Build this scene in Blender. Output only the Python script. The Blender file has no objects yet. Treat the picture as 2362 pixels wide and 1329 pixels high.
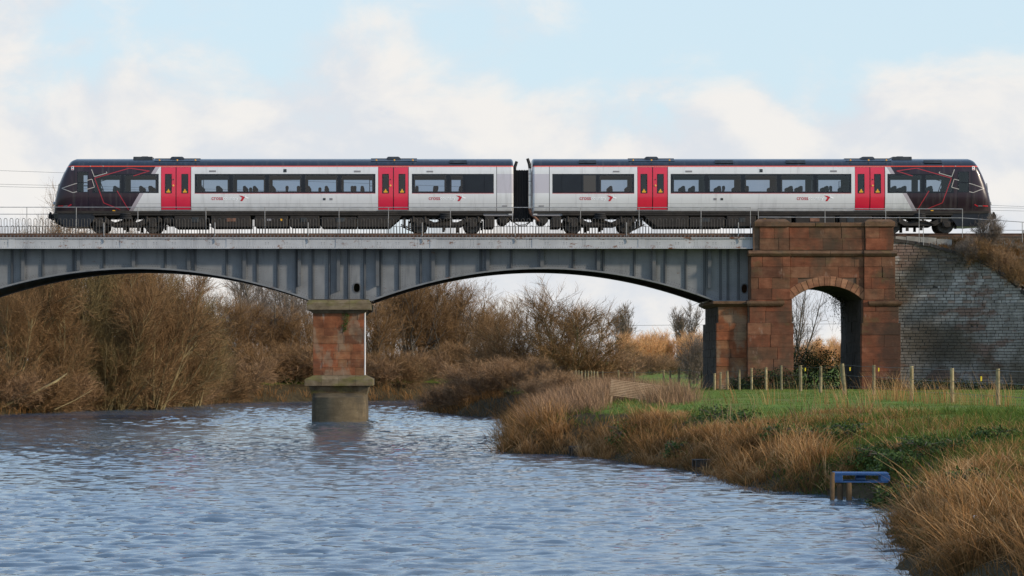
import bpy, bmesh, math, random
import numpy as np
from mathutils import Vector, Matrix

random.seed(7)
RNG = np.random.default_rng(11)
R = math.radians
SC = bpy.context.scene
COL = SC.collection

# ------------------------------------------------------------------ camera
FPX, VX, HY, EYE = 6825.0, 950.0, 838.0, 2.95      # focal length in photo pixels, vanishing column, horizon row, eye height
cam = bpy.data.cameras.new('camera')
cam.sensor_width = 36.0
cam.lens = 36.0 * FPX / 2362.0
cam.shift_x = (1181.0 - VX) / 2362.0
cam.shift_y = (HY - 664.5) / 2362.0
cam.clip_start, cam.clip_end = 1.0, 9000.0
cam_ob = bpy.data.objects.new('camera', cam)
cam_ob.location = (0, 0, EYE)
cam_ob.rotation_euler = (R(90), 0, 0)
COL.objects.link(cam_ob)
SC.camera = cam_ob

def X(px, Y): return (px - VX) / FPX * Y
def Z(py, Y): return EYE + (HY - py) / FPX * Y

# ------------------------------------------------------------------ sky and sun
SUN_AZ, SUN_EL = 113.0, 21.0        # azimuth from +Y towards +X
SKY_STRENGTH = 0.1
EXPOSURE = 0.24
CLOUD_OFFSET = (9.3, 8.2, 3.4)
world = bpy.data.worlds.new('World')
SC.world = world
world.use_nodes = True
nt = world.node_tree
N, L = nt.nodes, nt.links
N.clear()

class NG:
    """small helper for node graphs"""
    def __init__(s, tree): s.t = tree
    def n(s, typ, **kw):
        o = s.t.nodes.new(typ)
        for k, v in kw.items(): setattr(o, k, v)
        return o
    def l(s, a, b): s.t.links.new(a, b)
    def put(s, sock, v):
        if hasattr(v, 'is_output') or isinstance(v, bpy.types.NodeSocket): s.l(v, sock)
        else: sock.default_value = v
    def math(s, op, a, b=0.0, clamp=False):
        o = s.n('ShaderNodeMath', operation=op); o.use_clamp = clamp
        s.put(o.inputs[0], a); s.put(o.inputs[1], b); return o.outputs[0]
    def vmath(s, op, a, b=(0, 0, 0)):
        o = s.n('ShaderNodeVectorMath', operation=op)
        s.put(o.inputs[0], a)
        if op == 'SCALE': s.put(o.inputs['Scale'], b)
        else: s.put(o.inputs[1], b)
        return o.outputs[0]
    def mix(s, f, a, b, blend='MIX'):
        o = s.n('ShaderNodeMix', data_type='RGBA', blend_type=blend)
        s.put(o.inputs[0], f); s.put(o.inputs[6], a); s.put(o.inputs[7], b); return o.outputs[2]
    def noise(s, vec, scale, detail=4, rough=0.55, dist=0.0):
        o = s.n('ShaderNodeTexNoise')
        s.put(o.inputs['Vector'], vec); o.inputs['Scale'].default_value = scale
        o.inputs['Detail'].default_value = detail; o.inputs['Roughness'].default_value = rough
        o.inputs['Distortion'].default_value = dist
        return o.outputs['Fac']
    def ramp(s, f, stops, interp='LINEAR'):
        o = s.n('ShaderNodeValToRGB'); cr = o.color_ramp; cr.interpolation = interp
        while len(cr.elements) < len(stops): cr.elements.new(0.5)
        for e, (p, c) in zip(cr.elements, stops):
            e.position = p; e.color = (*c, 1) if len(c) == 3 else c
        s.put(o.inputs[0], f); return o.outputs[0]
    def step(s, v, a, b):
        o = s.n('ShaderNodeMapRange', interpolation_type='SMOOTHSTEP')
        s.put(o.inputs[0], v); s.put(o.inputs[1], a); s.put(o.inputs[2], b)
        o.inputs[3].default_value = 0; o.inputs[4].default_value = 1
        return o.outputs[0]

g = NG(nt)
tc = g.n('ShaderNodeTexCoord').outputs['Generated']
dirn = g.vmath('NORMALIZE', tc)
sky = g.n('ShaderNodeTexSky', sky_type='NISHITA', sun_disc=False)
sky.sun_elevation = R(SUN_EL); sky.sun_rotation = R(SUN_AZ)
sky.air_density, sky.dust_density, sky.ozone_density = 1.0, 0.6, 1.5
skyc = g.mix(1.0, sky.outputs[0], (0.100, 0.100, 0.100, 1), 'MULTIPLY')
sp = g.n('ShaderNodeSeparateXYZ'); g.l(dirn, sp.inputs[0])
elev = sp.outputs['Z']
# cumulus field: banks of cloud all round the sky, thicker low down
cb = g.n('ShaderNodeCombineXYZ')
g.l(sp.outputs['X'], cb.inputs[0]); g.l(sp.outputs['Y'], cb.inputs[1])
g.l(g.math('MULTIPLY', elev, 1.55), cb.inputs[2])
base = g.vmath('ADD', cb.outputs[0], CLOUD_OFFSET)
def density(vec):
    a = g.noise(vec, 8.5, 2, 0.5)
    b = g.noise(vec, 21.0, 8, 0.57, 0.25)
    return g.math('ADD', g.math('MULTIPLY', a, 0.60), g.math('MULTIPLY', b, 0.48))
d0 = density(base)
d1 = density(g.vmath('ADD', base, (0.013, -0.003, 0.014)))
low = g.math('MULTIPLY', g.step(elev, 0.125, 0.055), 0.23)     # more cloud towards the horizon
cov = g.step(g.math('ADD', d0, low), 0.535, 0.685)
cov = g.math('MULTIPLY', cov, 0.92)
lit = g.step(g.math('SUBTRACT', d0, d1), -0.075, 0.085)
cloud = g.mix(lit, (0.625, 0.645, 0.685, 1), (0.775, 0.745, 0.715, 1))
thick = g.step(d0, 0.60, 0.76)
cloud = g.mix(g.math('MULTIPLY', thick, 0.30), cloud, (0.655, 0.665, 0.70, 1))
blue = g.mix(g.step(elev, 0.10, 0.32), (0.60, 0.745, 0.84, 1), (0.53, 0.745, 1.03, 1))
blue = g.mix(g.step(elev, 0.30, 0.85), blue, (0.27, 0.46, 0.82, 1))
clear = g.mix(0.80, skyc, blue)
final = g.mix(cov, clear, cloud)
bg = g.n('ShaderNodeBackground'); g.l(final, bg.inputs['Color']); bg.inputs['Strength'].default_value = 1.0
out = g.n('ShaderNodeOutputWorld'); g.l(bg.outputs[0], out.inputs['Surface'])

sun = bpy.data.lights.new('sun', 'SUN')
sun.energy = 3.4
sun.angle = R(4.0)
sun.color = (1.0, 0.86, 0.68)
sun_ob = bpy.data.objects.new('sun', sun)
sv = Vector((math.sin(R(SUN_AZ)) * math.cos(R(SUN_EL)), math.cos(R(SUN_AZ)) * math.cos(R(SUN_EL)), math.sin(R(SUN_EL))))
sun_ob.rotation_euler = sv.to_track_quat('Z', 'Y').to_euler()
sun_ob.location = sv * 400
COL.objects.link(sun_ob)

vs = SC.view_settings
vs.view_transform = 'Standard'; vs.look = 'None'; vs.exposure = EXPOSURE; vs.gamma = 1.0
vs.use_curve_mapping = False
SC.cycles.max_bounces = 6
SC.cycles.transparent_max_bounces = 12
SC.cycles.use_denoising = True

# ------------------------------------------------------------------ materials
MAT = {}
def new_mat(name):
    m = bpy.data.materials.new(name); m.use_nodes = True
    t = m.node_tree; t.nodes.clear()
    gg = NG(t)
    b = gg.n('ShaderNodeBsdfPrincipled'); o = gg.n('ShaderNodeOutputMaterial')
    gg.l(b.outputs[0], o.inputs[0])
    MAT[name] = m
    return m, gg, b

def pos(gg, obj=False):
    if obj: return gg.n('ShaderNodeTexCoord').outputs['Object']
    return gg.n('ShaderNodeNewGeometry').outputs['Position']

def simple(name, cols, scale=3.0, rough=0.7, metal=0.0, bump=0.0, bscale=None, rand=None, obj=False, detail=5, spec=None, coat=0.0):
    """noise-varied colour; cols = list of (pos, rgb); rand = list of (pos, rgb) multiplied in per object"""
    m, gg, b = new_mat(name)
    p = pos(gg, obj)
    c = gg.ramp(gg.noise(p, scale, detail, 0.6), cols) if len(cols) > 1 else None
    if c is None:
        b.inputs['Base Color'].default_value = (*cols[0][1], 1)
    if rand:
        oi = gg.n('ShaderNodeObjectInfo')
        rc = gg.ramp(oi.outputs['Random'], rand)
        c = gg.mix(1.0, c if c is not None else (*cols[0][1], 1), rc, 'MULTIPLY')
    if c is not None: gg.l(c, b.inputs['Base Color'])
    b.inputs['Roughness'].default_value = rough
    b.inputs['Metallic'].default_value = metal
    if spec is not None: b.inputs['Specular IOR Level'].default_value = spec
    if coat: b.inputs['Coat Weight'].default_value = coat; b.inputs['Coat Roughness'].default_value = 0.05
    if bump:
        bn = gg.n('ShaderNodeBump'); bn.inputs['Strength'].default_value = bump; bn.inputs['Distance'].default_value = 0.05
        gg.l(gg.noise(p, bscale or scale * 4, 6, 0.65), bn.inputs['Height'])
        gg.l(bn.outputs[0], b.inputs['Normal'])
    return m

def stain(name, base_cols, scale, rand, stains, rough=0.9, bump=0.35, bscale=14, soot=None):
    """stone: per-piece tint, noise grain, then stains = [(noise scale vec, lo, hi, colour, strength)]"""
    m, gg, b = new_mat(name)
    p = pos(gg)
    c = gg.ramp(gg.noise(p, scale, 6, 0.62), base_cols)
    oi = gg.n('ShaderNodeObjectInfo')
    c = gg.mix(1.0, c, gg.ramp(oi.outputs['Random'], rand), 'MULTIPLY')
    for (sv3, lo, hi, col, st) in stains:
        v = gg.vmath('MULTIPLY', p, sv3)
        f = gg.math('MULTIPLY', gg.step(gg.noise(v, 1.0, 5, 0.6), lo, hi), st)
        c = gg.mix(f, c, (*col, 1))
    strata = gg.noise(gg.vmath('MULTIPLY', p, (1.1, 1.1, 7.0)), 1.0, 6, 0.7, 0.6)
    c = gg.mix(0.55, c, gg.ramp(strata, [(0.3, (0.55, 0.52, 0.50)), (0.5, (1.0, 1.0, 1.0)), (0.72, (1.4, 1.35, 1.3))]), 'MULTIPLY')
    if soot:      # old soot and damp patch with a ragged outline: (x, z, half width, half height)
        s3 = gg.n('ShaderNodeSeparateXYZ'); gg.l(p, s3.inputs[0])
        dx = gg.math('DIVIDE', gg.math('SUBTRACT', s3.outputs['X'], soot[0]), soot[2])
        dz = gg.math('DIVIDE', gg.math('SUBTRACT', s3.outputs['Z'], soot[1]), soot[3])
        dist = gg.math('SQRT', gg.math('ADD', gg.math('MULTIPLY', dx, dx), gg.math('MULTIPLY', dz, dz)))
        dist = gg.math('ADD', dist, gg.math('MULTIPLY', gg.math('SUBTRACT', gg.noise(p, 1.3, 5, 0.65), 0.5), 1.5))
        c = gg.mix(gg.math('MULTIPLY', gg.step(dist, 1.15, 0.45), soot[4]), c, (0.030, 0.026, 0.020, 1))
    gg.l(c, b.inputs['Base Color']); b.inputs['Roughness'].default_value = rough
    b.inputs['Specular IOR Level'].default_value = 0.25
    bn = gg.n('ShaderNodeBump'); bn.inputs['Strength'].default_value = bump; bn.inputs['Distance'].default_value = 0.04
    gg.l(gg.noise(p, bscale, 6, 0.65), bn.inputs['Height']); gg.l(bn.outputs[0], b.inputs['Normal'])
    return m

STONE_RAND = [(0.0, (0.62, 0.62, 0.62)), (0.25, (1.0, 0.85, 0.75)), (0.5, (1.15, 0.88, 0.76)), (0.75, (0.85, 0.95, 0.9)), (1.0, (1.25, 1.2, 1.1))]
stain('sandstone', [(0.3, (0.095, 0.043, 0.026)), (0.5, (0.155, 0.066, 0.038)), (0.7, (0.22, 0.105, 0.064))], 1.6, STONE_RAND,
      [((0.55, 0.55, 0.32), 0.44, 0.66, (0.060, 0.048, 0.032), 0.78), ((2.2, 2.2, 0.9), 0.60, 0.72, (0.30, 0.22, 0.17), 0.5), ((0.9, 0.9, 1.3), 0.55, 0.70, (0.10, 0.082, 0.035), 0.55), ((5, 5, 5), 0.60, 0.75, (0.05, 0.035, 0.025), 0.4)], soot=(24.6, 3.9, 1.5, 2.6, 0.7))
stain('pier_stone', [(0.3, (0.1292, 0.0540, 0.0272)), (0.5, (0.1995, 0.0840, 0.0416)), (0.7, (0.2594, 0.1330, 0.0688))], 1.8, STONE_RAND,
      [((1.3, 1.3, 0.7), 0.48, 0.60, (0.21, 0.165, 0.11), 0.6), ((0.8, 0.8, 0.9), 0.54, 0.66, (0.075, 0.045, 0.03), 0.6), ((1.5, 1.5, 0.45), 0.60, 0.72, (0.30, 0.26, 0.21), 0.6), ((1.1, 1.1, 0.5), 0.66, 0.74, (0.07, 0.085, 0.02), 0.7)])
stain('mossy_stone', [(0.3, (0.0936, 0.0663, 0.0375)), (0.55, (0.1560, 0.1209, 0.0750)), (0.75, (0.2106, 0.1716, 0.1125))], 2.5, [(0, (0.85, 0.85, 0.85)), (1, (1.1, 1.1, 1.1))],
      [((0.8, 0.8, 2.0), 0.45, 0.62, (0.115, 0.11, 0.025), 0.6), ((1.6, 1.6, 3.0), 0.58, 0.70, (0.05, 0.045, 0.035), 0.6)])
stain('coping_stone', [(0.3, (0.075, 0.043, 0.026)), (0.55, (0.13, 0.078, 0.046)), (0.75, (0.18, 0.115, 0.072))], 2.0, [(0, (0.8, 0.8, 0.8)), (1, (1.15, 1.1, 1.05))],
      [((0.9, 0.9, 1.5), 0.52, 0.68, (0.11, 0.088, 0.03), 0.45), ((2.0, 2.0, 2.0), 0.55, 0.68, (0.05, 0.04, 0.03), 0.6)])
stain('cutwater_stone', [(0.3, (0.0748, 0.0581, 0.0340)), (0.55, (0.1188, 0.0924, 0.0553)), (0.75, (0.1584, 0.1232, 0.0765))], 1.4, [(0, (0.9, 0.9, 0.9)), (1, (1.1, 1.1, 1.1))],
      [((1.2, 1.2, 0.35), 0.50, 0.68, (0.045, 0.04, 0.03), 0.7), ((3, 3, 3), 0.66, 0.74, (0.28, 0.26, 0.2), 0.4)])
stain('mortar', [(0.3, (0.09, 0.055, 0.036)), (0.7, (0.17, 0.11, 0.075))], 3.0, [(0, (1, 1, 1)), (1, (1, 1, 1))], [])
stain('tunnel_stone', [(0.3, (0.03, 0.026, 0.023)), (0.7, (0.065, 0.055, 0.048))], 2.0, [(0, (1, 1, 1)), (1, (1, 1, 1))], [((3.0, 3.0, 0.2), 0.55, 0.7, (0.12, 0.115, 0.11), 0.5)])  # shade of unlit faces put into the colour; also the dark wall coping
stain('arch_stone', [(0.3, (0.184, 0.084, 0.050)), (0.5, (0.260, 0.130, 0.076)), (0.7, (0.321, 0.176, 0.107))], 2.0, [(0, (0.75, 0.75, 0.75)), (0.5, (1.05, 0.98, 0.9)), (1, (1.2, 1.15, 1.1))],
      [((1.2, 1.2, 1.2), 0.52, 0.68, (0.11, 0.075, 0.04), 0.7)])
BR_RAND = [(0.0, (0.70, 0.66, 0.62)), (0.3, (0.95, 0.95, 0.95)), (0.7, (1.05, 1.05, 1.08)), (0.9, (1.15, 1.12, 1.1)), (1.0, (0.85, 0.6, 0.5))]
stain('wall_brick', [(0.3, (0.188, 0.179, 0.166)), (0.5, (0.289, 0.276, 0.255)), (0.7, (0.400, 0.386, 0.365))], 2.4, BR_RAND,
      [((0.42, 0.42, 0.75), 0.535, 0.60, (0.17, 0.10, 0.075), 0.8), ((0.30, 0.30, 0.42), 0.44, 0.62, (0.085, 0.068, 0.046), 0.82), ((0.8, 0.8, 0.3), 0.60, 0.75, (0.05, 0.045, 0.03), 0.5)], soot=(25.8, 3.6, 1.7, 2.6, 0.5))
simple('wall_joint', [(0.3, (0.035, 0.03, 0.026)), (0.7, (0.075, 0.065, 0.055))], 3.0, 0.95)
simple('concrete', [(0.3, (0.20, 0.19, 0.165)), (0.7, (0.34, 0.32, 0.28))], 2.0, 0.9, bump=0.3)

def steel(name, c0, c1, rust, rust_lo, rust_hi, streak=0.5):
    m, gg, b = new_mat(name)
    p = pos(gg)
    c = gg.ramp(gg.noise(p, 0.9, 6, 0.6), [(0.3, c0), (0.7, c1)])
    v = gg.vmath('MULTIPLY', p, (2.6, 2.6, 0.35))
    c = gg.mix(gg.math('MULTIPLY', gg.step(gg.noise(v, 1.0, 5, 0.6), 0.5, 0.75), streak), c, (0.10, 0.105, 0.11, 1))
    v2 = gg.vmath('MULTIPLY', p, (1.6, 1.6, 3.5))
    c = gg.mix(gg.step(gg.noise(v2, 1.0, 7, 0.7), rust_lo, rust_hi), c, (*rust, 1))
    gg.l(c, b.inputs['Base Color']); b.inputs['Roughness'].default_value = 0.62
    b.inputs['Specular IOR Level'].default_value = 0.3
    return m
steel('girder_paint_shaded', (0.145, 0.152, 0.158), (0.215, 0.221, 0.226), (0.11, 0.055, 0.032), 0.62, 0.74, 0.75)  # same grey as the top flange, darkened to paint in the overhang's shade
steel('girder_paint_lit', (0.34, 0.345, 0.355), (0.44, 0.445, 0.45), (0.17, 0.075, 0.04), 0.575, 0.67, 0.35)  # same grey, kept lighter to paint in the sunlit flange face
steel('stiffener_paint', (0.075, 0.08, 0.084), (0.125, 0.13, 0.135), (0.10, 0.05, 0.028), 0.60, 0.70)
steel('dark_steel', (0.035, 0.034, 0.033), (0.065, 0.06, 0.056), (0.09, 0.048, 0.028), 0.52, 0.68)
simple('rail_steel', [(0.35, (0.06, 0.032, 0.02)), (0.65, (0.13, 0.07, 0.042))], 3.0, 0.7, 0.2)
simple('railing_iron', [(0.35, (0.03, 0.029, 0.028)), (0.65, (0.07, 0.065, 0.06))], 5.0, 0.6, 0.2)
simple('galvanised', [(0.35, (0.27, 0.26, 0.25)), (0.65, (0.42, 0.41, 0.395))], 4.0, 0.5, 0.5)
simple('sunlit_edge_pale', [(0.3, (0.55, 0.54, 0.52)), (0.7, (0.72, 0.71, 0.69))], 3.0, 0.5)  # pale colour standing in for sun on the pier's right side
simple('black_void', [(0.5, (0.008, 0.008, 0.008))], 1, 1.0)
simple('rivet_paint', [(0.4, (0.10, 0.10, 0.105)), (0.7, (0.16, 0.155, 0.15))], 3.0, 0.6)

# train
def livery():
    m, gg, b = new_mat('train_paint')
    p = pos(gg, True)
    s = gg.n('ShaderNodeSeparateXYZ'); gg.l(p, s.inputs[0])
    x, z = s.outputs['X'], s.outputs['Z']
    def ge(v, e): return gg.math('GREATER_THAN', v, e)
    def between(v, a, bb): return gg.math('MULTIPLY', ge(v, a), gg.math('LESS_THAN', v, bb))
    edge = gg.math('ADD', gg.math('MULTIPLY', z, 0.60), -6.573 - 0.6 * 3.42)
    d = gg.math('SUBTRACT', x, edge)
    silver = gg.ramp(gg.noise(p, 0.7, 5, 0.6), [(0.3, (0.63, 0.63, 0.635)), (0.7, (0.70, 0.70, 0.70))])
    lil = gg.math('MULTIPLY', ge(x, 10.86), between(z, 2.03, 3.01))
    c = gg.mix(lil, silver, (0.49, 0.465, 0.51, 1))
    c = gg.mix(between(z, 1.478, 1.495), c, (0.30, 0.30, 0.30, 1))
    c = gg.mix(between(z, 3.325, 3.338), c, (0.34, 0.34, 0.35, 1))
    c = gg.mix(gg.math('LESS_THAN', d, 0.21), c, (0.40, 0.355, 0.385, 1))
    c = gg.mix(gg.math('LESS_THAN', d, 0.0), c, (0.022, 0.010, 0.018, 1))
    c = gg.mix(between(x, 10.84, 10.87), c, (0.02, 0.02, 0.025, 1))
    c = gg.mix(between(x, -10.76, -10.72), c, (0.008, 0.008, 0.012, 1))
    c = gg.mix(ge(z, 3.38), c, (0.62, 0.06, 0.02, 1))
    c = gg.mix(ge(z, 3.432), c, (0.018, 0.026, 0.038, 1))
    # road dirt creeping up from the solebar
    dirt = gg.math('MULTIPLY', gg.step(gg.math('ADD', z, gg.math('MULTIPLY', gg.noise(p, 3.0, 4), 0.5)), 1.75, 1.15), 0.45)
    c = gg.mix(dirt, c, (0.10, 0.09, 0.08, 1))
    grime = gg.noise(gg.vmath('MULTIPLY', p, (5.0, 1.0, 0.55)), 1.0, 5, 0.65)
    c = gg.mix(gg.math('MULTIPLY', gg.step(grime, 0.50, 0.74), 0.22), c, (0.16, 0.15, 0.14, 1))
    gg.l(c, b.inputs['Base Color'])
    b.inputs['Roughness'].default_value = 0.28
    b.inputs['Specular IOR Level'].default_value = 0.35
    b.inputs['Coat Weight'].default_value = 0.15; b.inputs['Coat Roughness'].default_value = 0.04
    return m
livery()
simple('door_red', [(0.3, (0.60, 0.012, 0.045)), (0.7, (0.68, 0.02, 0.055))], 1.0, 0.25, coat=0.4)
simple('train_black', [(0.3, (0.008, 0.011, 0.017)), (0.7, (0.013, 0.017, 0.024))], 2.0, 0.22, spec=0.3)
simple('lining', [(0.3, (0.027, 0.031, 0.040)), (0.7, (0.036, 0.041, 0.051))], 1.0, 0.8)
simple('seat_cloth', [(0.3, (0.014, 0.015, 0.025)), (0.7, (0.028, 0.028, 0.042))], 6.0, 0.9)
simple('underfloor', [(0.3, (0.0090, 0.0072, 0.0055)), (0.5, (0.0180, 0.0144, 0.0115)), (0.7, (0.0300, 0.0235, 0.0184))], 2.5, 0.8, 0.0, obj=True)
simple('wheel_steel', [(0.35, (0.0245, 0.0210, 0.0189)), (0.65, (0.0840, 0.0770, 0.0700))], 4.0, 0.5, 0.5, obj=True)
simple('tread', [(0.5, (0.35, 0.34, 0.33))], 4.0, 0.3, 0.9)
simple('bellows', [(0.5, (0.012, 0.012, 0.013))], 4.0, 0.8)
simple('logo_red', [(0.5, (0.50, 0.02, 0.035))], 1, 0.3)
simple('logo_white', [(0.5, (0.95, 0.95, 0.95))], 1, 0.3)
simple('line_white', [(0.5, (0.42, 0.39, 0.36))], 1, 0.4)
simple('line_red', [(0.5, (0.34, 0.022, 0.035))], 1, 0.4)
simple('sticker_yellow', [(0.5, (0.72, 0.36, 0.015))], 1, 0.5)
simple('lamp_orange', [(0.5, (0.85, 0.42, 0.08))], 1, 0.3)
simple('vent_grey', [(0.5, (0.22, 0.21, 0.22))], 1, 0.5)
simple('roof_box', [(0.4, (0.012, 0.016, 0.018)), (0.6, (0.03, 0.034, 0.036))], 3, 0.5, obj=True)
simple('exhaust_steel', [(0.4, (0.5, 0.48, 0.46)), (0.6, (0.68, 0.66, 0.63))], 3, 0.35, 0.6)
simple('exhaust_rust', [(0.4, (0.13, 0.06, 0.035)), (0.6, (0.22, 0.11, 0.07))], 5, 0.8)
simple('person_cloth', [(0.4, (0.02, 0.022, 0.03)), (0.6, (0.05, 0.05, 0.06))], 6, 0.9, obj=True)

def glass(name, tint, rough=0.02, refl=0.10):
    m = bpy.data.materials.new(name); m.use_nodes = True; MAT[name] = m
    t = m.node_tree; t.nodes.clear(); gg = NG(t)
    tr = gg.n('ShaderNodeBsdfTransparent'); tr.inputs[0].default_value = (*tint, 1)
    gl = gg.n('ShaderNodeBsdfGlossy'); gl.inputs['Roughness'].default_value = rough
    fr = gg.n('ShaderNodeFresnel'); fr.inputs[0].default_value = 1.5
    f = gg.math('ADD', fr.outputs[0], refl - 0.04, clamp=True)
    mx = gg.n('ShaderNodeMixShader'); gg.l(f, mx.inputs[0]); gg.l(tr.outputs[0], mx.inputs[1]); gg.l(gl.outputs[0], mx.inputs[2])
    o = gg.n('ShaderNodeOutputMaterial'); gg.l(mx.outputs[0], o.inputs[0])
    return m
glass('window_glass', (0.50, 0.57, 0.65), refl=0.06)
glass('dark_glass', (0.02, 0.025, 0.03))

# vegetation, timber, ground
def tinted(name, stops, rough=0.85, trans=0.0, attr='tint'):
    m, gg, b = new_mat(name)
    a = gg.n('ShaderNodeAttribute', attribute_name=attr)
    c = gg.ramp(a.outputs['Fac'], stops)
    gg.l(c, b.inputs['Base Color']); b.inputs['Roughness'].default_value = rough
    b.inputs['Specular IOR Level'].default_value = 0.15
    if trans:
        tl = gg.n('ShaderNodeBsdfTranslucent'); gg.l(c, tl.inputs[0])
        mx = gg.n('ShaderNodeMixShader'); mx.inputs[0].default_value = trans
        gg.l(b.outputs[0], mx.inputs[1]); gg.l(tl.outputs[0], mx.inputs[2])
        o = [n for n in gg.t.nodes if n.type == 'OUTPUT_MATERIAL'][0]; gg.l(mx.outputs[0], o.inputs[0])
    return m
tinted('reed_straw', [(0.0, (0.1146, 0.0717, 0.0256)), (0.35, (0.2710, 0.1310, 0.0433)), (0.7, (0.4250, 0.2229, 0.0838)), (1.0, (0.6000, 0.3741, 0.1784))], trans=0.3)
tinted('scrub_stalk', [(0.0, (0.1008, 0.0616, 0.0356)), (0.5, (0.2229, 0.1298, 0.0756)), (1.0, (0.3730, 0.2376, 0.1382))])
tinted('green_blade', [(0.0, (0.0562, 0.0864, 0.0154)), (0.5, (0.1063, 0.1620, 0.0275)), (1.0, (0.2375, 0.2400, 0.0660))], trans=0.3)
tinted('leaf_dark', [(0.0, (0.012, 0.018, 0.007)), (0.6, (0.028, 0.042, 0.014)), (1.0, (0.05, 0.07, 0.022))], rough=0.5)
tinted('leaf_bramble', [(0.0, (0.03, 0.055, 0.012)), (0.6, (0.06, 0.10, 0.022)), (1.0, (0.11, 0.15, 0.035))], rough=0.55, trans=0.15)
def bark(name, cols, rand=None):
    return simple(name, cols, 1.3, 0.9, rand=rand or [(0, (0.8, 0.8, 0.8)), (1, (1.15, 1.12, 1.08))])
bark('bark_olive', [(0.35, (0.1275, 0.1015, 0.0486)), (0.65, (0.2250, 0.1812, 0.0837))])
bark('bark_grey', [(0.35, (0.08, 0.068, 0.052)), (0.65, (0.15, 0.128, 0.10))])
tinted('twig_brown', [(0.0, (0.1102, 0.0683, 0.0305)), (0.5, (0.2007, 0.1142, 0.0515)), (1.0, (0.2958, 0.1803, 0.0872))])
tinted('twig_olive', [(0.0, (0.094, 0.073, 0.033)), (0.5, (0.155, 0.116, 0.049)), (1.0, (0.232, 0.172, 0.083))])
tinted('twig_grey', [(0.0, (0.110, 0.091, 0.072)), (0.5, (0.179, 0.138, 0.108)), (1.0, (0.262, 0.214, 0.172))])
tinted('twig_orange', [(0.0, (0.389, 0.211, 0.088)), (0.5, (0.616, 0.338, 0.150)), (1.0, (0.842, 0.524, 0.263))])
tinted('twig_red', [(0.0, (0.1500, 0.0915, 0.0492)), (0.5, (0.2538, 0.1513, 0.0804)), (1.0, (0.3600, 0.2306, 0.1236))])
simple('post_wood', [(0.3, (0.15, 0.12, 0.06)), (0.5, (0.26, 0.215, 0.12)), (0.7, (0.36, 0.31, 0.19))], 4.5, 0.85, rand=[(0, (0.65, 0.66, 0.62)), (1, (1.15, 1.1, 1.0))], bump=0.2)
simple('old_wood', [(0.3, (0.24, 0.155, 0.09)), (0.7, (0.40, 0.28, 0.175))], 3.0, 0.9, bump=0.2)
simple('dark_wood', [(0.3, (0.025, 0.02, 0.015)), (0.7, (0.06, 0.048, 0.035))], 3.0, 0.8, bump=0.2)
simple('stake_wood', [(0.3, (0.07, 0.045, 0.022)), (0.7, (0.16, 0.095, 0.04))], 4.0, 0.85, bump=0.2)
simple('pallet_blue', [(0.3, (0.0090, 0.0480, 0.1440)), (0.6, (0.0150, 0.0800, 0.2250)), (0.8, (0.0600, 0.1280, 0.2520))], 6.0, 0.6, bump=0.2)
simple('wire', [(0.5, (0.06, 0.065, 0.065))], 1, 0.5, 0.6)
simple('cable', [(0.5, (0.16, 0.165, 0.17))], 1, 0.6)
simple('tag_yellow', [(0.5, (0.70, 0.52, 0.02))], 1, 0.5)
simple('plastic_white', [(0.5, (0.75, 0.75, 0.75))], 1, 0.4)
simple('river_stone', [(0.4, (0.02, 0.018, 0.015)), (0.6, (0.05, 0.045, 0.038))], 5, 0.5, bump=0.4)
simple('ballast', [(0.25, (0.053, 0.041, 0.029)), (0.45, (0.120, 0.098, 0.068)), (0.65, (0.180, 0.150, 0.108)), (0.8, (0.255, 0.225, 0.173))], 9.0, 0.95, bump=1.0, bscale=10)

def ground_mat():
    m, gg, b = new_mat('ground')
    p = pos(gg)
    a = gg.n('ShaderNodeAttribute', attribute_name='turf').outputs['Fac']
    n1 = gg.noise(p, 0.25, 5, 0.6); n2 = gg.noise(p, 2.2, 6, 0.65)
    grass = gg.ramp(n2, [(0.3, (0.07, 0.118, 0.018)), (0.5, (0.115, 0.180, 0.028)), (0.72, (0.175, 0.215, 0.048))])
    grass = gg.mix(gg.math('MULTIPLY', gg.step(n1, 0.44, 0.66), 0.6), grass, (0.145, 0.135, 0.045, 1))
    soil = gg.ramp(n2, [(0.3, (0.028, 0.021, 0.012)), (0.7, (0.075, 0.058, 0.03))])
    gg.l(gg.mix(gg.step(gg.math('ADD', a, gg.math('MULTIPLY', gg.math('SUBTRACT', n2, 0.5), 0.5)), 0.35, 0.65), soil, grass), b.inputs['Base Color'])
    b.inputs['Roughness'].default_value = 0.95; b.inputs['Specular IOR Level'].default_value = 0.1
    bn = gg.n('ShaderNodeBump'); bn.inputs['Strength'].default_value = 0.8; bn.inputs['Distance'].default_value = 0.08
    gg.l(gg.noise(p, 5, 6, 0.7), bn.inputs['Height']); gg.l(bn.outputs[0], b.inputs['Normal'])
ground_mat()

def water_mat():
    m, gg, b = new_mat('water')
    p = pos(gg)
    b.inputs['Base Color'].default_value = (0.068, 0.108, 0.150, 1)
    b.inputs['Roughness'].default_value = 0.06
    b.inputs['IOR'].default_value = 1.45
    v1 = gg.vmath('MULTIPLY', p, (1.0, 0.75, 1.0))
    n1 = gg.noise(v1, 3.6, 5, 0.62, 0.3)
    calm = gg.step(gg.noise(gg.vmath('MULTIPLY', p, (0.05, 0.022, 1.0)), 1.0, 3, 0.5), 0.35, 0.6)
    bn = gg.n('ShaderNodeBump'); bn.inputs['Distance'].default_value = 0.04
    gg.l(gg.math('ADD', gg.math('MULTIPLY', calm, 0.40), 0.22), bn.inputs['Strength'])
    gg.l(n1, bn.inputs['Height']); gg.l(bn.outputs[0], b.inputs['Normal'])
water_mat()

# ------------------------------------------------------------------ mesh helpers
def link(o, parent=None):
    COL.objects.link(o)
    if parent is not None: o.parent = parent
    return o

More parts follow.
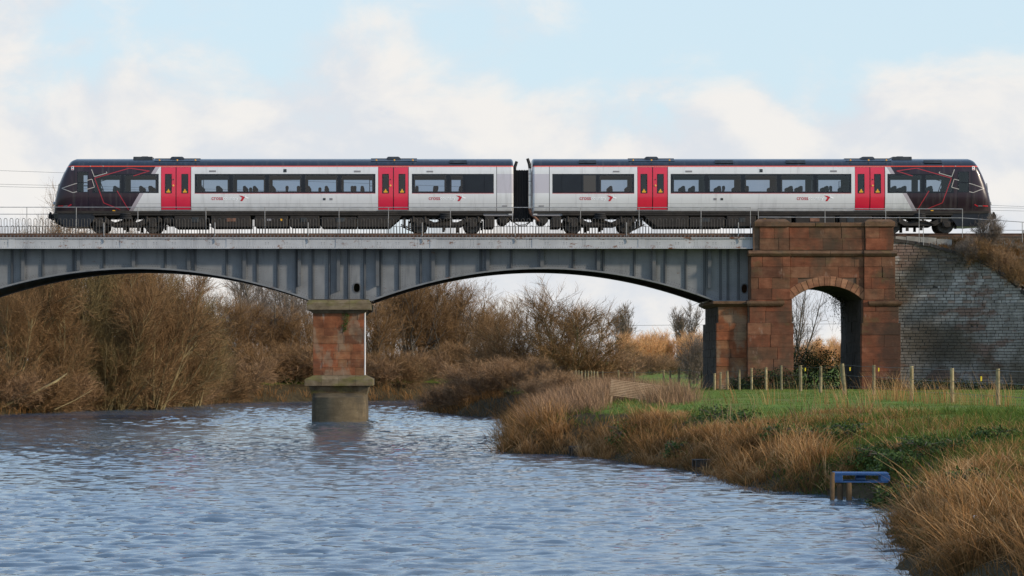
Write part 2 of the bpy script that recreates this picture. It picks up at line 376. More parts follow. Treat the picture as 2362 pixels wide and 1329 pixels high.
def tag(o, label=None, cat=None, group=None, kind=None):
    if label: o['label'] = label
    if cat: o['category'] = cat
    if group: o['group'] = group
    if kind: o['kind'] = kind
    return o

def empty(name, loc=(0, 0, 0), rz=0.0):
    o = bpy.data.objects.new(name, None); o.empty_display_size = 0.3
    o.location = loc; o.rotation_euler = (0, 0, rz)
    return link(o)

def np_mesh(name, V, quads=None, tris=None, smooth=False, tint=None, attr='tint'):
    me = bpy.data.meshes.new(name)
    V = np.ascontiguousarray(V, dtype=np.float32).reshape(-1, 3)
    q = np.zeros((0, 4), np.int32) if quads is None else np.asarray(quads, np.int32).reshape(-1, 4)
    t = np.zeros((0, 3), np.int32) if tris is None else np.asarray(tris, np.int32).reshape(-1, 3)
    me.vertices.add(len(V)); me.vertices.foreach_set('co', V.ravel())
    nl = len(q) * 4 + len(t) * 3
    me.loops.add(nl); me.loops.foreach_set('vertex_index', np.concatenate([q.ravel(), t.ravel()]).astype(np.int32))
    me.polygons.add(len(q) + len(t))
    st = np.concatenate([np.arange(len(q)) * 4, len(q) * 4 + np.arange(len(t)) * 3]).astype(np.int32)
    me.polygons.foreach_set('loop_start', st)
    if smooth: me.polygons.foreach_set('use_smooth', np.ones(len(q) + len(t), bool))
    if tint is not None:
        a = me.attributes.new(attr, 'FLOAT', 'POINT'); a.data.foreach_set('value', np.asarray(tint, np.float32).ravel())
    me.update(calc_edges=True); me.validate()
    return me

def mesh_ob(name, me, mat, parent=None):
    o = bpy.data.objects.new(name, me)
    if mat is not None and len(me.materials) == 0: me.materials.append(MAT[mat])
    return link(o, parent)

class MB:
    def __init__(s): s.v = []; s.f = []
    def add(s, vs, fs):
        b = len(s.v); s.v += [tuple(p) for p in vs]; s.f += [tuple(i + b for i in f) for f in fs]; return s
    def box(s, x0, x1, y0, y1, z0, z1):
        return s.add([(x0, y0, z0), (x1, y0, z0), (x1, y1, z0), (x0, y1, z0), (x0, y0, z1), (x1, y0, z1), (x1, y1, z1), (x0, y1, z1)],
                     [(3, 2, 1, 0), (4, 5, 6, 7), (0, 1, 5, 4), (1, 2, 6, 5), (2, 3, 7, 6), (3, 0, 4, 7)])
    def cbox(s, c, d): return s.box(c[0] - d[0] / 2, c[0] + d[0] / 2, c[1] - d[1] / 2, c[1] + d[1] / 2, c[2] - d[2] / 2, c[2] + d[2] / 2)
    def frustum(s, a, b):
        """a, b = (x0,x1,y0,y1,z) bottom and top rectangles"""
        vs = [(a[0], a[2], a[4]), (a[1], a[2], a[4]), (a[1], a[3], a[4]), (a[0], a[3], a[4]), (b[0], b[2], b[4]), (b[1], b[2], b[4]), (b[1], b[3], b[4]), (b[0], b[3], b[4])]
        return s.add(vs, [(3, 2, 1, 0), (4, 5, 6, 7), (0, 1, 5, 4), (1, 2, 6, 5), (2, 3, 7, 6), (3, 0, 4, 7)])
    def prism(s, poly, y0, y1):
        """poly in (x,z), extruded in y"""
        n = len(poly)
        vs = [(x, y0, z) for x, z in poly] + [(x, y1, z) for x, z in poly]
        return s.add(vs, [tuple(range(n)), tuple(range(2 * n - 1, n - 1, -1))] + [(i, i + n, (i + 1) % n + n, (i + 1) % n) for i in range(n)])
    def tube(s, pts, r, k=6, cap=True):
        pts = [Vector(p) for p in pts]; n = len(pts)
        rr = r if isinstance(r, (list, tuple)) else [r] * n
        vs = []; up = Vector((0.13, 0.31, 0.94)).normalized(); prev = None
        for i, p in enumerate(pts):
            t = (pts[min(i + 1, n - 1)] - pts[max(i - 1, 0)]).normalized()
            a = prev if prev is not None else (up if abs(t.dot(up)) < 0.9 else Vector((1, 0, 0)))
            a = (a - t * a.dot(t)).normalized(); b = t.cross(a); prev = a
            for j in range(k):
                an = 2 * math.pi * j / k
                vs.append(p + (a * math.cos(an) + b * math.sin(an)) * rr[i])
        fs = [(i * k + j, i * k + (j + 1) % k, (i + 1) * k + (j + 1) % k, (i + 1) * k + j) for i in range(n - 1) for j in range(k)]
        if cap: fs += [tuple(range(k - 1, -1, -1)), tuple(range((n - 1) * k, n * k))]
        return s.add(vs, fs)
    def lathe(s, c, prof, axis='y', k=20):
        """prof = list of (offset along axis, radius)"""
        vs = []
        for o, r in prof:
            for j in range(k):
                a = 2 * math.pi * j / k
                u, w = r * math.cos(a), r * math.sin(a)
                vs.append((c[0] + u, c[1] + o, c[2] + w) if axis == 'y' else (c[0] + u, c[1] + w, c[2] + o) if axis == 'z' else (c[0] + o, c[1] + u, c[2] + w))
        n = len(prof)
        fs = [(i * k + j, i * k + (j + 1) % k, (i + 1) * k + (j + 1) % k, (i + 1) * k + j) for i in range(n - 1) for j in range(k)]
        fs += [tuple(range(k - 1, -1, -1)), tuple(range((n - 1) * k, n * k))]
        return s.add(vs, fs)
    def mesh(s, name, smooth=False, bevel=0.0):
        me = bpy.data.meshes.new(name); me.from_pydata(s.v, [], s.f)
        bm = bmesh.new(); bm.from_mesh(me)
        bmesh.ops.recalc_face_normals(bm, faces=bm.faces)
        if bevel:
            bmesh.ops.bevel(bm, geom=[e for e in bm.edges if len(e.link_faces) == 2 and e.calc_face_angle(0) > 0.5], offset=bevel, segments=1, affect='EDGES', clamp_overlap=True)
        bm.to_mesh(me); bm.free()
        if smooth:
            me.polygons.foreach_set('use_smooth', np.ones(len(me.polygons), bool))
            try: me.set_sharp_from_angle(angle=R(40))
            except Exception: pass
        me.update(); return me
    def ob(s, name, mat, parent=None, smooth=False, bevel=0.0):
        return mesh_ob(name, s.mesh(name, smooth, bevel), mat, parent)

def unit_block(name, seed, bev=0.03, jit=0.012):
    rr = random.Random(seed)
    mb = MB().box(-0.5, 0.5, -0.5, 0.5, -0.5, 0.5)
    me = mb.mesh(name, bevel=bev)
    for v in me.vertices:
        v.co += Vector([rr.uniform(-jit, jit) for _ in range(3)])
    return me

# ------------------------------------------------------------------ terrain
RIGHT_BANK = [(6, -40), (6.3, 15), (6.97, 41), (8.06, 50), (9.9, 60.8), (10.1, 63.2), (9.8, 65.0), (8.5, 67.6), (8.2, 70), (8.09, 80), (6.8, 87.5), (5.43, 95), (3.27, 97), (3.7, 115),
              (4.8, 137), (5.1, 158), (3.0, 165), (0.55, 188), (3, 200), (14, 210), (45, 216), (120, 222)]
FAR_BANK = [(120, 240), (45, 242), (10, 243), (1.8, 240), (-3.4, 231), (-7.7, 229), (-14.4, 219), (-18.8, 197), (-23.5, 169), (-26, 140), (-29, 100), (-28, 40), (-27, -40)]
RIVER = np.array(RIGHT_BANK + FAR_BANK, float)

def river_dist(x, y):
    """signed distance to the water's edge, positive on land"""
    x = np.asarray(x, float).ravel(); y = np.asarray(y, float).ravel()
    d = np.full(x.shape, 1e9); inside = np.zeros(x.shape, bool)
    n = len(RIVER)
    for i in range(n):
        ax, ay = RIVER[i]; bx, by = RIVER[(i + 1) % n]
        dx, dy = bx - ax, by - ay
        t = np.clip(((x - ax) * dx + (y - ay) * dy) / (dx * dx + dy * dy), 0, 1)
        d = np.minimum(d, np.hypot(x - ax - t * dx, y - ay - t * dy))
        c = (ay > y) != (by > y)
        with np.errstate(divide='ignore', invalid='ignore'):
            xi = ax + (y - ay) / (by - ay + 1e-12) * dx
        inside ^= c & (x < xi)
    return np.where(inside, -d, d)

def wob(x, y):
    return (np.sin(x * 0.9 + 1.3 * np.sin(y * 0.31)) * np.cos(y * 0.47 + 0.8) * 0.5 + np.sin(x * 2.3 + y * 1.1) * 0.25 + np.sin(y * 2.9 - x * 1.7) * 0.25)

def ground_h(x, y):
    x = np.asarray(x, float).ravel(); y = np.asarray(y, float).ravel()
    d = river_dist(x, y) + 0.35 * wob(x * 0.8, y * 0.8)
    right = (x > -2) & (y < 225)
    top = np.where(right, 1.62, 1.9)
    k = np.where(right, np.where(y < 76, 2.3, 1.5), 2.2)
    land = top * (1 - np.exp(-np.maximum(d, 0) / k)) + 0.07 * wob(x * 0.6, y * 0.6) * np.clip(d / 2, 0, 1)
    bed = np.maximum(d, -3) * 0.45
    far = np.clip((y - 300) / 900, 0, 1) * 2.0
    return np.where(d > 0, land + far, bed)

def gh(x, y): return float(ground_h([x], [y])[0])

def axis(*segs):
    out = []
    for a, b, st in segs: out += list(np.arange(a, b, st))
    return np.array(out + [segs[-1][1]])
xs = axis((-3000, -400, 650), (-400, -60, 28), (-60, -34, 2.0), (-34, 34, 0.7), (34, 70, 2.5), (70, 400, 28), (400, 3000, 650))
ys = axis((-120, -20, 25), (-20, 36, 4), (36, 110, 0.7), (110, 260, 1.2), (260, 480, 12), (480, 4000, 390))
GX, GY = np.meshgrid(xs, ys)
h = ground_h(GX, GY)
dd = river_dist(GX, GY)
turf = np.clip((dd - 1.6) / 2.2, 0, 1)
nx, ny = len(xs), len(ys)
idx = np.arange(nx * ny).reshape(ny, nx)
Q = np.stack([idx[:-1, :-1], idx[:-1, 1:], idx[1:, 1:], idx[1:, :-1]], -1).reshape(-1, 4)
o = mesh_ob('ground', np_mesh('ground', np.stack([GX.ravel(), GY.ravel(), h], 1), Q, smooth=True, tint=turf, attr='turf'), 'ground')
tag(o, 'green riverside field and muddy river banks', None, kind='structure')

# river surface: real wavelets near the camera, coarser further off
def waves(x, y):
    rr = np.random.default_rng(5)
    z = np.zeros_like(x)
    for i in range(36):
        lam = 0.24 * (1.085 ** i)                     # wavelengths from 0.24 m to about 4.2 m
        th = rr.normal(math.radians(-80), 0.55)       # wind blows towards the camera, slightly across
        kx, ky = math.cos(th) * 2 * math.pi / lam, math.sin(th) * 2 * math.pi / lam
        ph = rr.uniform(0, 6.28)
        amp = 0.0088 * lam ** 0.85 if lam < 1.0 else 0.0088 * 0.75 * (1.0 / lam) ** 1.1
        warp = 0.35 * np.sin(x * 0.23 + i) + 0.35 * np.sin(y * 0.19 + 2 * i)
        env = 0.55 + 0.45 * np.sin(x * 2 * math.pi / (lam * 5.3) + y * 2 * math.pi / (lam * 8.1) + i * 1.7 + warp)
        z += amp * env * np.sin(kx * x + ky * y + ph + warp * 2)
    gust = 0.80 + 0.20 * np.tanh(1.6 * (np.sin(x * 0.11 + y * 0.045 + 1.0) + 0.6 * np.sin(y * 0.13 - x * 0.05 + 0.4)))
    lee = 1 - 0.36 * np.exp(-((y - 122) / 24) ** 2)   # smoother water in the shelter of the bridge
    return z * gust * lee * 1.85
yy = [-40.0, 0.0, 20.0, 30.0, 35.0]
while yy[-1] < 246: yy.append(yy[-1] + 0.078 + max(0, yy[-1] - 40) * 0.0016)
wy = np.array(yy)
NC = 300
t_ = np.linspace(0, 1, NC)
WX = np.zeros((len(wy), NC + 4)); WY = np.repeat(wy[:, None], NC + 4, 1)
for i, y in enumerate(wy):
    l_, r_ = max(-0.15 * max(y, 30) - 2.0, -33.5), min(0.2 * max(y, 30) + 1.0, 11.0)
    WX[i] = np.concatenate([[-36, min(-34.5, l_ - 0.5)], l_ + (r_ - l_) * t_, [r_ + 1.5, 130]])
wz = waves(WX, WY) * np.clip((-WX + 14) / 2.0, 0, 1) * np.clip((WX + 35) / 3.0, 0, 1)
ny, nx = WX.shape
idx = np.arange(nx * ny).reshape(ny, nx)
Q = np.stack([idx[:-1, :-1], idx[:-1, 1:], idx[1:, 1:], idx[1:, :-1]], -1).reshape(-1, 4)
o = mesh_ob('river_water', np_mesh('river_water', np.stack([WX.ravel(), WY.ravel(), wz.ravel()], 1), Q, smooth=True), 'water')
tag(o, 'rippled blue river flowing under the bridge', None, kind='structure')
# ------------------------------------------------------------------ bridge
YG = 150.0           # near girder web
YF = 149.25          # face of the top flange
YFAR = 156.6         # far girder
DECK_Z = 9.33
RAIL_Z = 9.62

def soffit_px(px):
    if px > 1652: return 693.0
    if px >= 852: return 617 + 76 * ((px - 1252) / 400.0) ** 2
    if px > 716: return 690.0
    if px >= -84: return 617 + 73 * ((px - 316) / 400.0) ** 2
    if px > -220: return 690.0
    return 617 + 73 * ((px + 620) / 400.0) ** 2

def sof(px): return Z(soffit_px(px), YG)
ZTOP = Z(575, YG)
bridge = empty('girder_bridge', (X(784, YG), YG, 0))
tag(bridge, 'grey riveted steel arch girder bridge carrying the railway over the river', 'bridge')
def at_bridge(o):
    o.parent = bridge; o.matrix_parent_inverse = Matrix.Translation(bridge.location).inverted(); return o

thick = [-200, -73, 54, 182, 309, 436, 564, 691, 781, 871, 999, 1125, 1250, 1380, 1508, 1636]
short = {691: 660, 781: 672, 871: 660, 1636: 665, -73: 660}
thin = [-265, -130, 28, 99, 169, 240, 381, 450, 523, 593, 641, 683, 722, 760, 804, 841, 879, 921, 970, 1038, 1109, 1179, 1322, 1392, 1463, 1534, 1582, 1625, 1662, 1679, 1703]
bounds = sorted(set([-330] + [t for t in thin] + [t for t in thick if t not in short] + [1731]))
for a, b in zip(bounds[:-1], bounds[1:]):
    n = max(2, int((b - a) / 12) + 1)
    cols = np.linspace(a + 0.15, b - 0.15, n)
    low_pts = [(X(c, YG), sof(c)) for c in cols]
    poly = low_pts + [(X(cols[-1], YG), ZTOP + 0.1), (X(cols[0], YG), ZTOP + 0.1)]
    if a == 804 or a == 1703:          # plates with an oval inspection hole
        cx, cz, rx, rz = (X(823, YG), Z(664, YG), 0.155, 0.22) if a == 804 else (X(1717, YG), Z(666, YG), 0.14, 0.22)
        hole = []
        for j in range(20):
            an = 2 * math.pi * j / 20
            hole.append((cx + rx * math.copysign(abs(math.cos(an)) ** 0.7, math.cos(an)), cz + rz * math.copysign(abs(math.sin(an)) ** 0.85, math.sin(an))))
        bm = bmesh.new()
        def loop(pts, y):
            vs_ = [bm.verts.new((p[0], y, p[1])) for p in pts]
            return [bm.edges.new((vs_[i], vs_[(i + 1) % len(vs_)])) for i in range(len(vs_))]
        ed = loop(poly, YG) + loop(hole, YG)
        bmesh.ops.triangle_fill(bm, edges=ed, use_beauty=True)
        bmesh.ops.recalc_face_normals(bm, faces=bm.faces)
        r = bmesh.ops.extrude_face_region(bm, geom=bm.faces[:])
        bmesh.ops.translate(bm, vec=(0, 0.025, 0), verts=[v for v in r['geom'] if isinstance(v, bmesh.types.BMVert)])
        bmesh.ops.recalc_face_normals(bm, faces=bm.faces)
        me = bpy.data.meshes.new('web_plate'); bm.to_mesh(me); bm.free()
        at_bridge(mesh_ob('web_plate', me, 'girder_paint_shaded'))
        rim = MB(); n = len(hole)
        outer = [(cx + (p[0] - cx) * 1.3, cz + (p[1] - cz) * 1.22) for p in hole]
        vs_ = [(p[0], YG - 0.02, p[1]) for p in hole] + [(p[0], YG - 0.02, p[1]) for p in outer] + [(p[0], YG + 0.001, p[1]) for p in outer]
        rim.add(vs_, [(i, (i + 1) % n, (i + 1) % n + n, i + n) for i in range(n)] + [(i + n, (i + 1) % n + n, (i + 1) % n + 2 * n, i + 2 * n) for i in range(n)])
        at_bridge(rim.ob('hole_rim', 'stiffener_paint'))
    else:
        at_bridge(MB().prism(poly, YG + random.uniform(0, 0.012), YG + 0.03).ob('web_plate', 'girder_paint_shaded'))
for t in thick:
    zb = Z(short[t], YG) if t in short else sof(t) + 0.02
    x = X(t, YG)
    mb = MB().box(x - 0.02, x + 0.02, YG - 0.20, YG - 0.002, zb, ZTOP - 0.01).box(x - 0.085, x + 0.085, YG - 0.232, YG - 0.20, zb, ZTOP - 0.01)
    at_bridge(mb.ob('stiffener', 'stiffener_paint'))
for t in thin:
    zb = sof(t) + 0.02; x = X(t, YG)
    mb = MB().box(x - 0.012, x + 0.012, YG - 0.095, YG - 0.004, zb, ZTOP - 0.01).box(x - 0.075, x + 0.075, YG - 0.016, YG - 0.003, zb, ZTOP - 0.012)
    at_bridge(mb.ob('stiffener', 'stiffener_paint'))
# top flange in lengths, with splice cover plates
zt0, zt1 = Z(574, YF), Z(548.5, YF)
cuts = [-330, 27, 285, 530, 782, 1000, 1235, 1480, 1749]
for a, b in zip(cuts[:-1], cuts[1:]):
    xa, xb = X(a, YF) + 0.004, X(b, YF) - 0.004
    mb = MB().box(xa, xb, YF, YG + 0.3, zt0 + 0.03, zt1)
    mb.box(xa, xb, YF - 0.09, YF - 0.002, zt0, zt0 + 0.055)
    mb.box(xa, xb, YF - 0.06, YF - 0.002, zt1 - 0.04, zt1 + 0.012)
    at_bridge(mb.ob('top_flange', 'girder_paint_lit'))
for c in cuts[1:-1]:
    x = X(c, YF)
    at_bridge(MB().box(x - 0.17, x + 0.17, YF - 0.018, YF - 0.002, zt0 + 0.058, zt1 - 0.045).ob('splice_plate', 'girder_paint_lit'))
# curved bottom flange
def curve_flange(yweb, y0, y1, nm, mat):
    cols = np.arange(-330, 1732, 12.0)
    vs_, fs = [], []
    for c in cols:
        x, z = X(c, YG), sof(c)
        vs_ += [(x, y0, z - 0.085), (x, y1, z - 0.085), (x, y1, z - 0.005), (x, y0, z - 0.005)]
    for i in range(len(cols) - 1):
        a = i * 4; b = a + 4
        fs += [(a + j, a + (j + 1) % 4, b + (j + 1) % 4, b + j) for j in range(4)]
    fs += [(3, 2, 1, 0), tuple(len(vs_) - 4 + i for i in range(4))]
    return at_bridge(MB().add(vs_, fs).ob(nm, mat))
curve_flange(YG, YG - 0.22, YG + 0.25, 'arch_flange', 'girder_paint_shaded')
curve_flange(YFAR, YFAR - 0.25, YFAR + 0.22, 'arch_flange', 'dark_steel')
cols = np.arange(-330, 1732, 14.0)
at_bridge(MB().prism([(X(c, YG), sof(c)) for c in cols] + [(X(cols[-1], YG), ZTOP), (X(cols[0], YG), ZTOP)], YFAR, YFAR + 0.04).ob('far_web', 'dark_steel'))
# deck, cross girders, deck edge
xa, xb = X(-330, YG), X(1749, YG)
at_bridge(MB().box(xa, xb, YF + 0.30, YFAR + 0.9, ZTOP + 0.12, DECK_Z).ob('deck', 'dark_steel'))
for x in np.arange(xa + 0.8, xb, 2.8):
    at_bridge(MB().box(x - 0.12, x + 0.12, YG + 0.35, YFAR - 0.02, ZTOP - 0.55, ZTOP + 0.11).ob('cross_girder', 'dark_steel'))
at_bridge(MB().box(xa, xb, YF - 0.03, YF + 0.28, zt1 + 0.014, zt1 + 0.05).box(xa, xb, YF + 0.06, YF + 0.24, zt1 + 0.05, zt1 + 0.20).ob('deck_edge', 'rail_steel'))
mb = MB()
for x in np.arange(xa + 0.1, xb, 0.19):
    mb.box(x - 0.035, x + 0.035, YF - 0.02, YF + 0.059, zt1 + 0.051, zt1 + 0.12)
tag(at_bridge(mb.ob('deck_clips', 'stiffener_paint')), kind='stuff')
# rivets
def rivets(pts, y, r, nm='rivets'):
    k = 5; V = []; F = []
    for (x, z) in pts:
        b = len(V)
        V += [(x + r * math.cos(2 * math.pi * j / k), y, z + r * math.sin(2 * math.pi * j / k)) for j in range(k)] + [(x, y - r * 0.7, z)]
        F += [(b + j, b + (j + 1) % k, b + k) for j in range(k)]
    o = at_bridge(mesh_ob(nm, np_mesh(nm, V, tris=F), 'rivet_paint'))
    return tag(o, kind='stuff')
rp = []
for t in thin + [q for q in thick if q not in short]:
    x = X(t, YG)
    z = sof(t) + 0.18
    while z < ZTOP - 0.12:
        for dx in (-0.16, 0.16): rp.append((x + dx, z))
        z += 0.13
x = xa + 0.05
while x < X(1725, YG):
    c = x / YG * FPX + VX
    rp.append((x, sof(c) + 0.075)); rp.append((x + 0.06, sof(c) + 0.17)); x += 0.13
rivets(rp, YG - 0.001, 0.022)
rp = []
x = xa + 0.1
while x < xb - 0.1:
    rp.append((x, zt1 - 0.065)); rp.append((x, zt0 + 0.085)); x += 0.12
for c in np.arange(-330, 1749, 43):
    for dx in (-0.07, 0.07):
        for dz in ((0.24, 0.32) if int(c) % 3 else (0.14, 0.24, 0.34, 0.44)):
            rp.append((X(c, YF) + dx, zt0 + dz))
rivets(rp, YF - 0.001, 0.02)

# picket railings along both edges
def hoop_mesh():
    mb = MB(); w = 0.075; top = 0.93
    pts = [(-w, 0, 0)] + [(-w, 0, top - w)] + [(w * math.cos(a), 0, top - w + w * math.sin(a)) for a in (R(150), R(120), R(90), R(60), R(30))] + [(w, 0, top - w), (w, 0, 0)]
    mb.tube(pts, 0.0135, 4)
    return mb.mesh('hoop')
HOOP = hoop_mesh(); HOOP.materials.append(MAT['railing_iron'])
def railing(y, px0, px1, zb, label):
    r = empty('picket_railing', (X(px0, y), y, zb)); tag(r, label, 'railing')
    n = int((X(px1, y) - X(px0, y)) / 0.30)
    for i in range(n):
        o = link(bpy.data.objects.new('hoop', HOOP), r); o.location = (0.1 + i * 0.30, random.uniform(-0.008, 0.008), random.uniform(-0.012, 0.008))
        o.rotation_euler = (random.gauss(0, 0.012), random.gauss(0, 0.012), 0)
    for zz in (0.10, 0.52):
        MB().tube([(0, 0.016, zz), (n * 0.30, 0.016, zz)], 0.009, 4).ob('tie_bar', 'railing_iron', r)
    return r, n * 0.3
r, ln = railing(YF + 0.12, -60, 1732, zt1 + 0.05, 'hooped iron picket railing along the near edge of the steel bridge')
for c in (-16, 240, 496, 711, 974, 1188, 1445, 1703):
    x = X(c, YF + 0.12) - r.location.x
    MB().tube([(x, -0.06, 0.72), (x, -0.06, 0.0), (x - 0.01, -0.16, -0.12), (x + 0.03, -0.16, -0.24), (x, -0.16, -0.32)], [0.026, 0.028, 0.026, 0.022, 0.02], 6).ob('stanchion', 'galvanised', r)
railing(YFAR + 0.75, -80, 1655, DECK_Z, 'hooped iron picket railing along the far edge of the steel bridge')

def handrail(name, label, pts_rail, posts, rails, y, r=0.02):
    """posts: list of px; rails: list of py rows (top to bottom); all in plane y"""
    h_ = empty(name, (X(posts[0], y), y, DECK_Z)); tag(h_, label, 'handrail')
    def loc(p): return (p[0] - h_.location.x, 0.0, p[1] - h_.location.z)
    for row in rails:
        MB().tube([loc((X(c, y), Z(row + dy, y))) for c, dy in pts_rail], r, 6).ob('rail', 'galvanised', h_)
    for c, bot in posts_b(posts):
        MB().tube([loc((X(c, y), Z(rails[0], y))), loc((X(c, y), bot))], r * 0.9, 6).ob('post', 'galvanised', h_)
    return h_
_bot = [DECK_Z + 0.17]
def posts_b(posts): return [(c, _bot[0]) for c in posts]
handrail('tubular_handrail', 'thin tubular handrail on tall posts above the near picket railing', [(-60, 0), (1731, 1)], [-50, 62, 176, 318, 475, 611, 782, 896, 1039, 1182, 1339, 1474, 1617, 1731], [478], YF + 0.34, 0.019)
_bot = [DECK_Z]
handrail('tubular_handrail', 'thin tubular handrail standing on the far edge of the bridge at left', [(-80, 0), (700, 1)], [-70, 88, 210, 330, 460, 580, 700], [494], YFAR + 0.5, 0.018)

# ------------------------------------------------------------------ masonry
BLOCKS = [unit_block('stone', s, 0.018, 0.006) for s in (1, 2, 3)]
def with_mat(mat):
    out = []
    for b in BLOCKS:
        c = b.copy(); c.materials.clear(); c.materials.append(MAT[mat]); out.append(c)
    return out
BL = {m: with_mat(m) for m in ('sandstone', 'pier_stone', 'mossy_stone', 'tunnel_stone', 'arch_stone')}

def stone(parent, mat, c, d, rz=0.0, nm='stone'):
    o = link(bpy.data.objects.new(nm, random.choice(BL[mat])), parent)
    o.location = (c[0] - parent.location.x, c[1] - parent.location.y, c[2] - parent.location.z)
    o.scale = d; o.rotation_euler = (0, 0, rz)
    return o

def ashlar(parent, mat, a0, a1, z0, z1, plane, ch, lmin, lmax, depth=0.30, along='x', sgn=-1, keep=None):
    """courses of stones over a rectangle; along x (facing -y) or along y (facing sgn x)"""
    n = max(1, round((z1 - z0) / ch)); hh = (z1 - z0) / n
    for i in range(n):
        zc = z0 + (i + 0.5) * hh
        p = a0; first = True
        while p < a1 - 1e-3:
            l = random.uniform(lmin, lmax) * (0.6 if first and i % 2 else 1.0); first = False
            q = p + l
            if a1 - q < lmin * 0.6: q = a1
            spans = [(p, q)] if keep is None else keep(p, q, zc, hh)
            for (u, v) in spans:
                if v - u < 0.08: continue
                j = random.uniform(-0.014, 0.014)
                if along == 'x': stone(parent, mat, ((u + v) / 2, plane + depth / 2 + j, zc), (v - u - 0.007, depth, hh - 0.007))
                else: stone(parent, mat, (plane - sgn * (depth / 2 + j), (u + v) / 2, zc), (depth, v - u - 0.007, hh - 0.007))
            p = q

def make_pier(name, px_off, label):
    """river pier; px_off moves it along the bridge"""
    yp = 149.2
    def x(c): return X(c + px_off, yp)
    P = empty(name, (x(781), yp + 3.8, 0)); tag(P, label, 'bridge pier', 'stone piers in the river')
    def loc(mb, nm, mat, **kw):
        o = mb.ob(nm, mat, P, **kw); o.matrix_parent_inverse = Matrix.Translation(P.location).inverted(); return o
    yb = yp + 7.6
    zc0, zc1 = Z(866, yp), Z(720, yp)
    loc(MB().box(x(722) + 0.02, x(840) - 0.02, yp + 0.02, yb - 0.02, zc0 - 0.1, zc1 + 0.1), 'core', 'mortar')
    ashlar(P, 'pier_stone', x(722), x(840), zc0, zc1, yp, 0.40, 0.45, 1.15)
    ashlar(P, 'pier_stone', yp + 0.31, yb - 0.3, zc0, zc1, x(840), 0.40, 0.5, 1.2, along='y', sgn=1)
    ashlar(P, 'pier_stone', yp + 0.31, yb - 0.3, zc0, zc1, x(722), 0.40, 0.5, 1.2, along='y', sgn=-1)
    # capital
    z0, z1, z2, z3 = Z(723, yp), Z(715, yp), Z(699, yp), Z(692, yp)
    loc(MB().frustum((x(721), x(841), yp - 0.02, yb + 0.02, z0), (x(714), x(849), yp - 0.16, yb + 0.16, z1)), 'capital_moulding', 'mossy_stone')
    w = x(856) - x(708)
    for i in range(3):
        a, b = x(708) + w * i / 3 + 0.004, x(708) + w * (i + 1) / 3 - 0.004
        loc(MB().box(a, b, yp - 0.32, yb + 0.3, z1 + 0.004, z2).frustum((a, b, yp - 0.32, yb + 0.3, z2), (a + (0.1 if i == 0 else 0), b - (0.1 if i == 2 else 0), yp - 0.1, yb + 0.1, z3)), 'capital_stone', 'mossy_stone')
    loc(MB().box(x(716), x(850), YG - 0.28, YG + 0.3, z3 - 0.05, z3 + 0.06), 'bearing_plate', 'dark_steel')
    # plinth
    z0, z1, z2, z3 = Z(908, yp), Z(890, yp), Z(875, yp), Z(866, yp)
    w = x(860) - x(703)
    for i in range(4):
        a, b = x(703) + w * i / 4 + 0.004, x(703) + w * (i + 1) / 4 - 0.004
        loc(MB().box(a, b, yp - 0.4, yb + 0.4, z1 + 0.004, z2).frustum((a, b, yp - 0.4, yb + 0.4, z2), (a + (0.42 if i == 0 else 0), b - (0.42 if i == 3 else 0), yp - 0.02, yb + 0.02, z3)), 'plinth_stone', 'mossy_stone')
    loc(MB().frustum((x(719), x(845), yp - 0.02, yb, z0 - 0.05), (x(712), x(851), yp - 0.22, yb + 0.2, z1)), 'plinth_moulding', 'mossy_stone')
    # base with a rounded cutwater in front
    zt = Z(907, yp)
    def outline(sc=1.0, n=18, sq=1.0):
        cx, hw = x(782), (x(845) - x(719)) / 2
        pts = [(cx + hw * sc, yb), (cx - hw * sc, yb)]
        pts = [(cx - hw * sc, yb)] + [(cx - hw * sc * math.cos(math.pi * i / n), yp - 1.15 * sq * sc * math.sin(math.pi * i / n)) for i in range(n + 1)] + [(cx + hw * sc, yb)]
        return pts
    mb = MB()
    lv = [(outline(1.0), -1.2), (outline(1.0), 0.4), (outline(0.985), Z(917, yp - 1.15)), (outline(0.97, sq=0.15), zt)]
    n = len(lv[0][0]); vs_ = [(p[0], p[1], z) for ol, z in lv for p in ol]
    fs = [(i * n + j, i * n + (j + 1) % n, (i + 1) * n + (j + 1) % n, (i + 1) * n + j) for i in range(3) for j in range(n)] + [tuple(range(3 * n, 4 * n)), tuple(range(n - 1, -1, -1))]
    loc(mb.add(vs_, fs), 'cutwater', 'cutwater_stone', smooth=True)
    # pale tube added down the right corner, painting in the sunlit side face
    loc(MB().tube([(x(841.6), yp + 0.05, zc1 + 0.12), (x(841.6), yp + 0.05, zc0 + 0.02)], 0.042, 8), 'sunlit_edge_strip', 'sunlit_edge_pale')
    # moss below the capital
    return P
make_pier('river_pier', 0, 'red sandstone pier standing in the river under the steel girders')
def moss(P, px, py0, py1, n, w):
    V, F, T = [], [], []
    for _ in range(n):
        py = random.uniform(py0, py1); t = (py - py0) / (py1 - py0)
        xx = X(px + random.gauss(0, w) * (1 - 0.4 * t) + math.sin(t * 5) * 3, 149.2); zz = Z(py, 149.2); yy_ = 149.16 - random.uniform(0, 0.05)
        b = len(V); s_ = random.uniform(0.02, 0.05)
        V += [(xx + random.uniform(-s_, s_), yy_ + random.uniform(-0.02, 0.03), zz + random.uniform(-s_, s_)) for _ in range(3)]; F.append((b, b + 1, b + 2)); T += [random.random()] * 3
    o = mesh_ob('moss', np_mesh('moss', V, tris=F, tint=T), 'leaf_bramble')
    return tag(o, 'green moss streak on the pier below the capital', None, kind='stuff')
moss(None, 797, 722, 765, 500, 4.5)

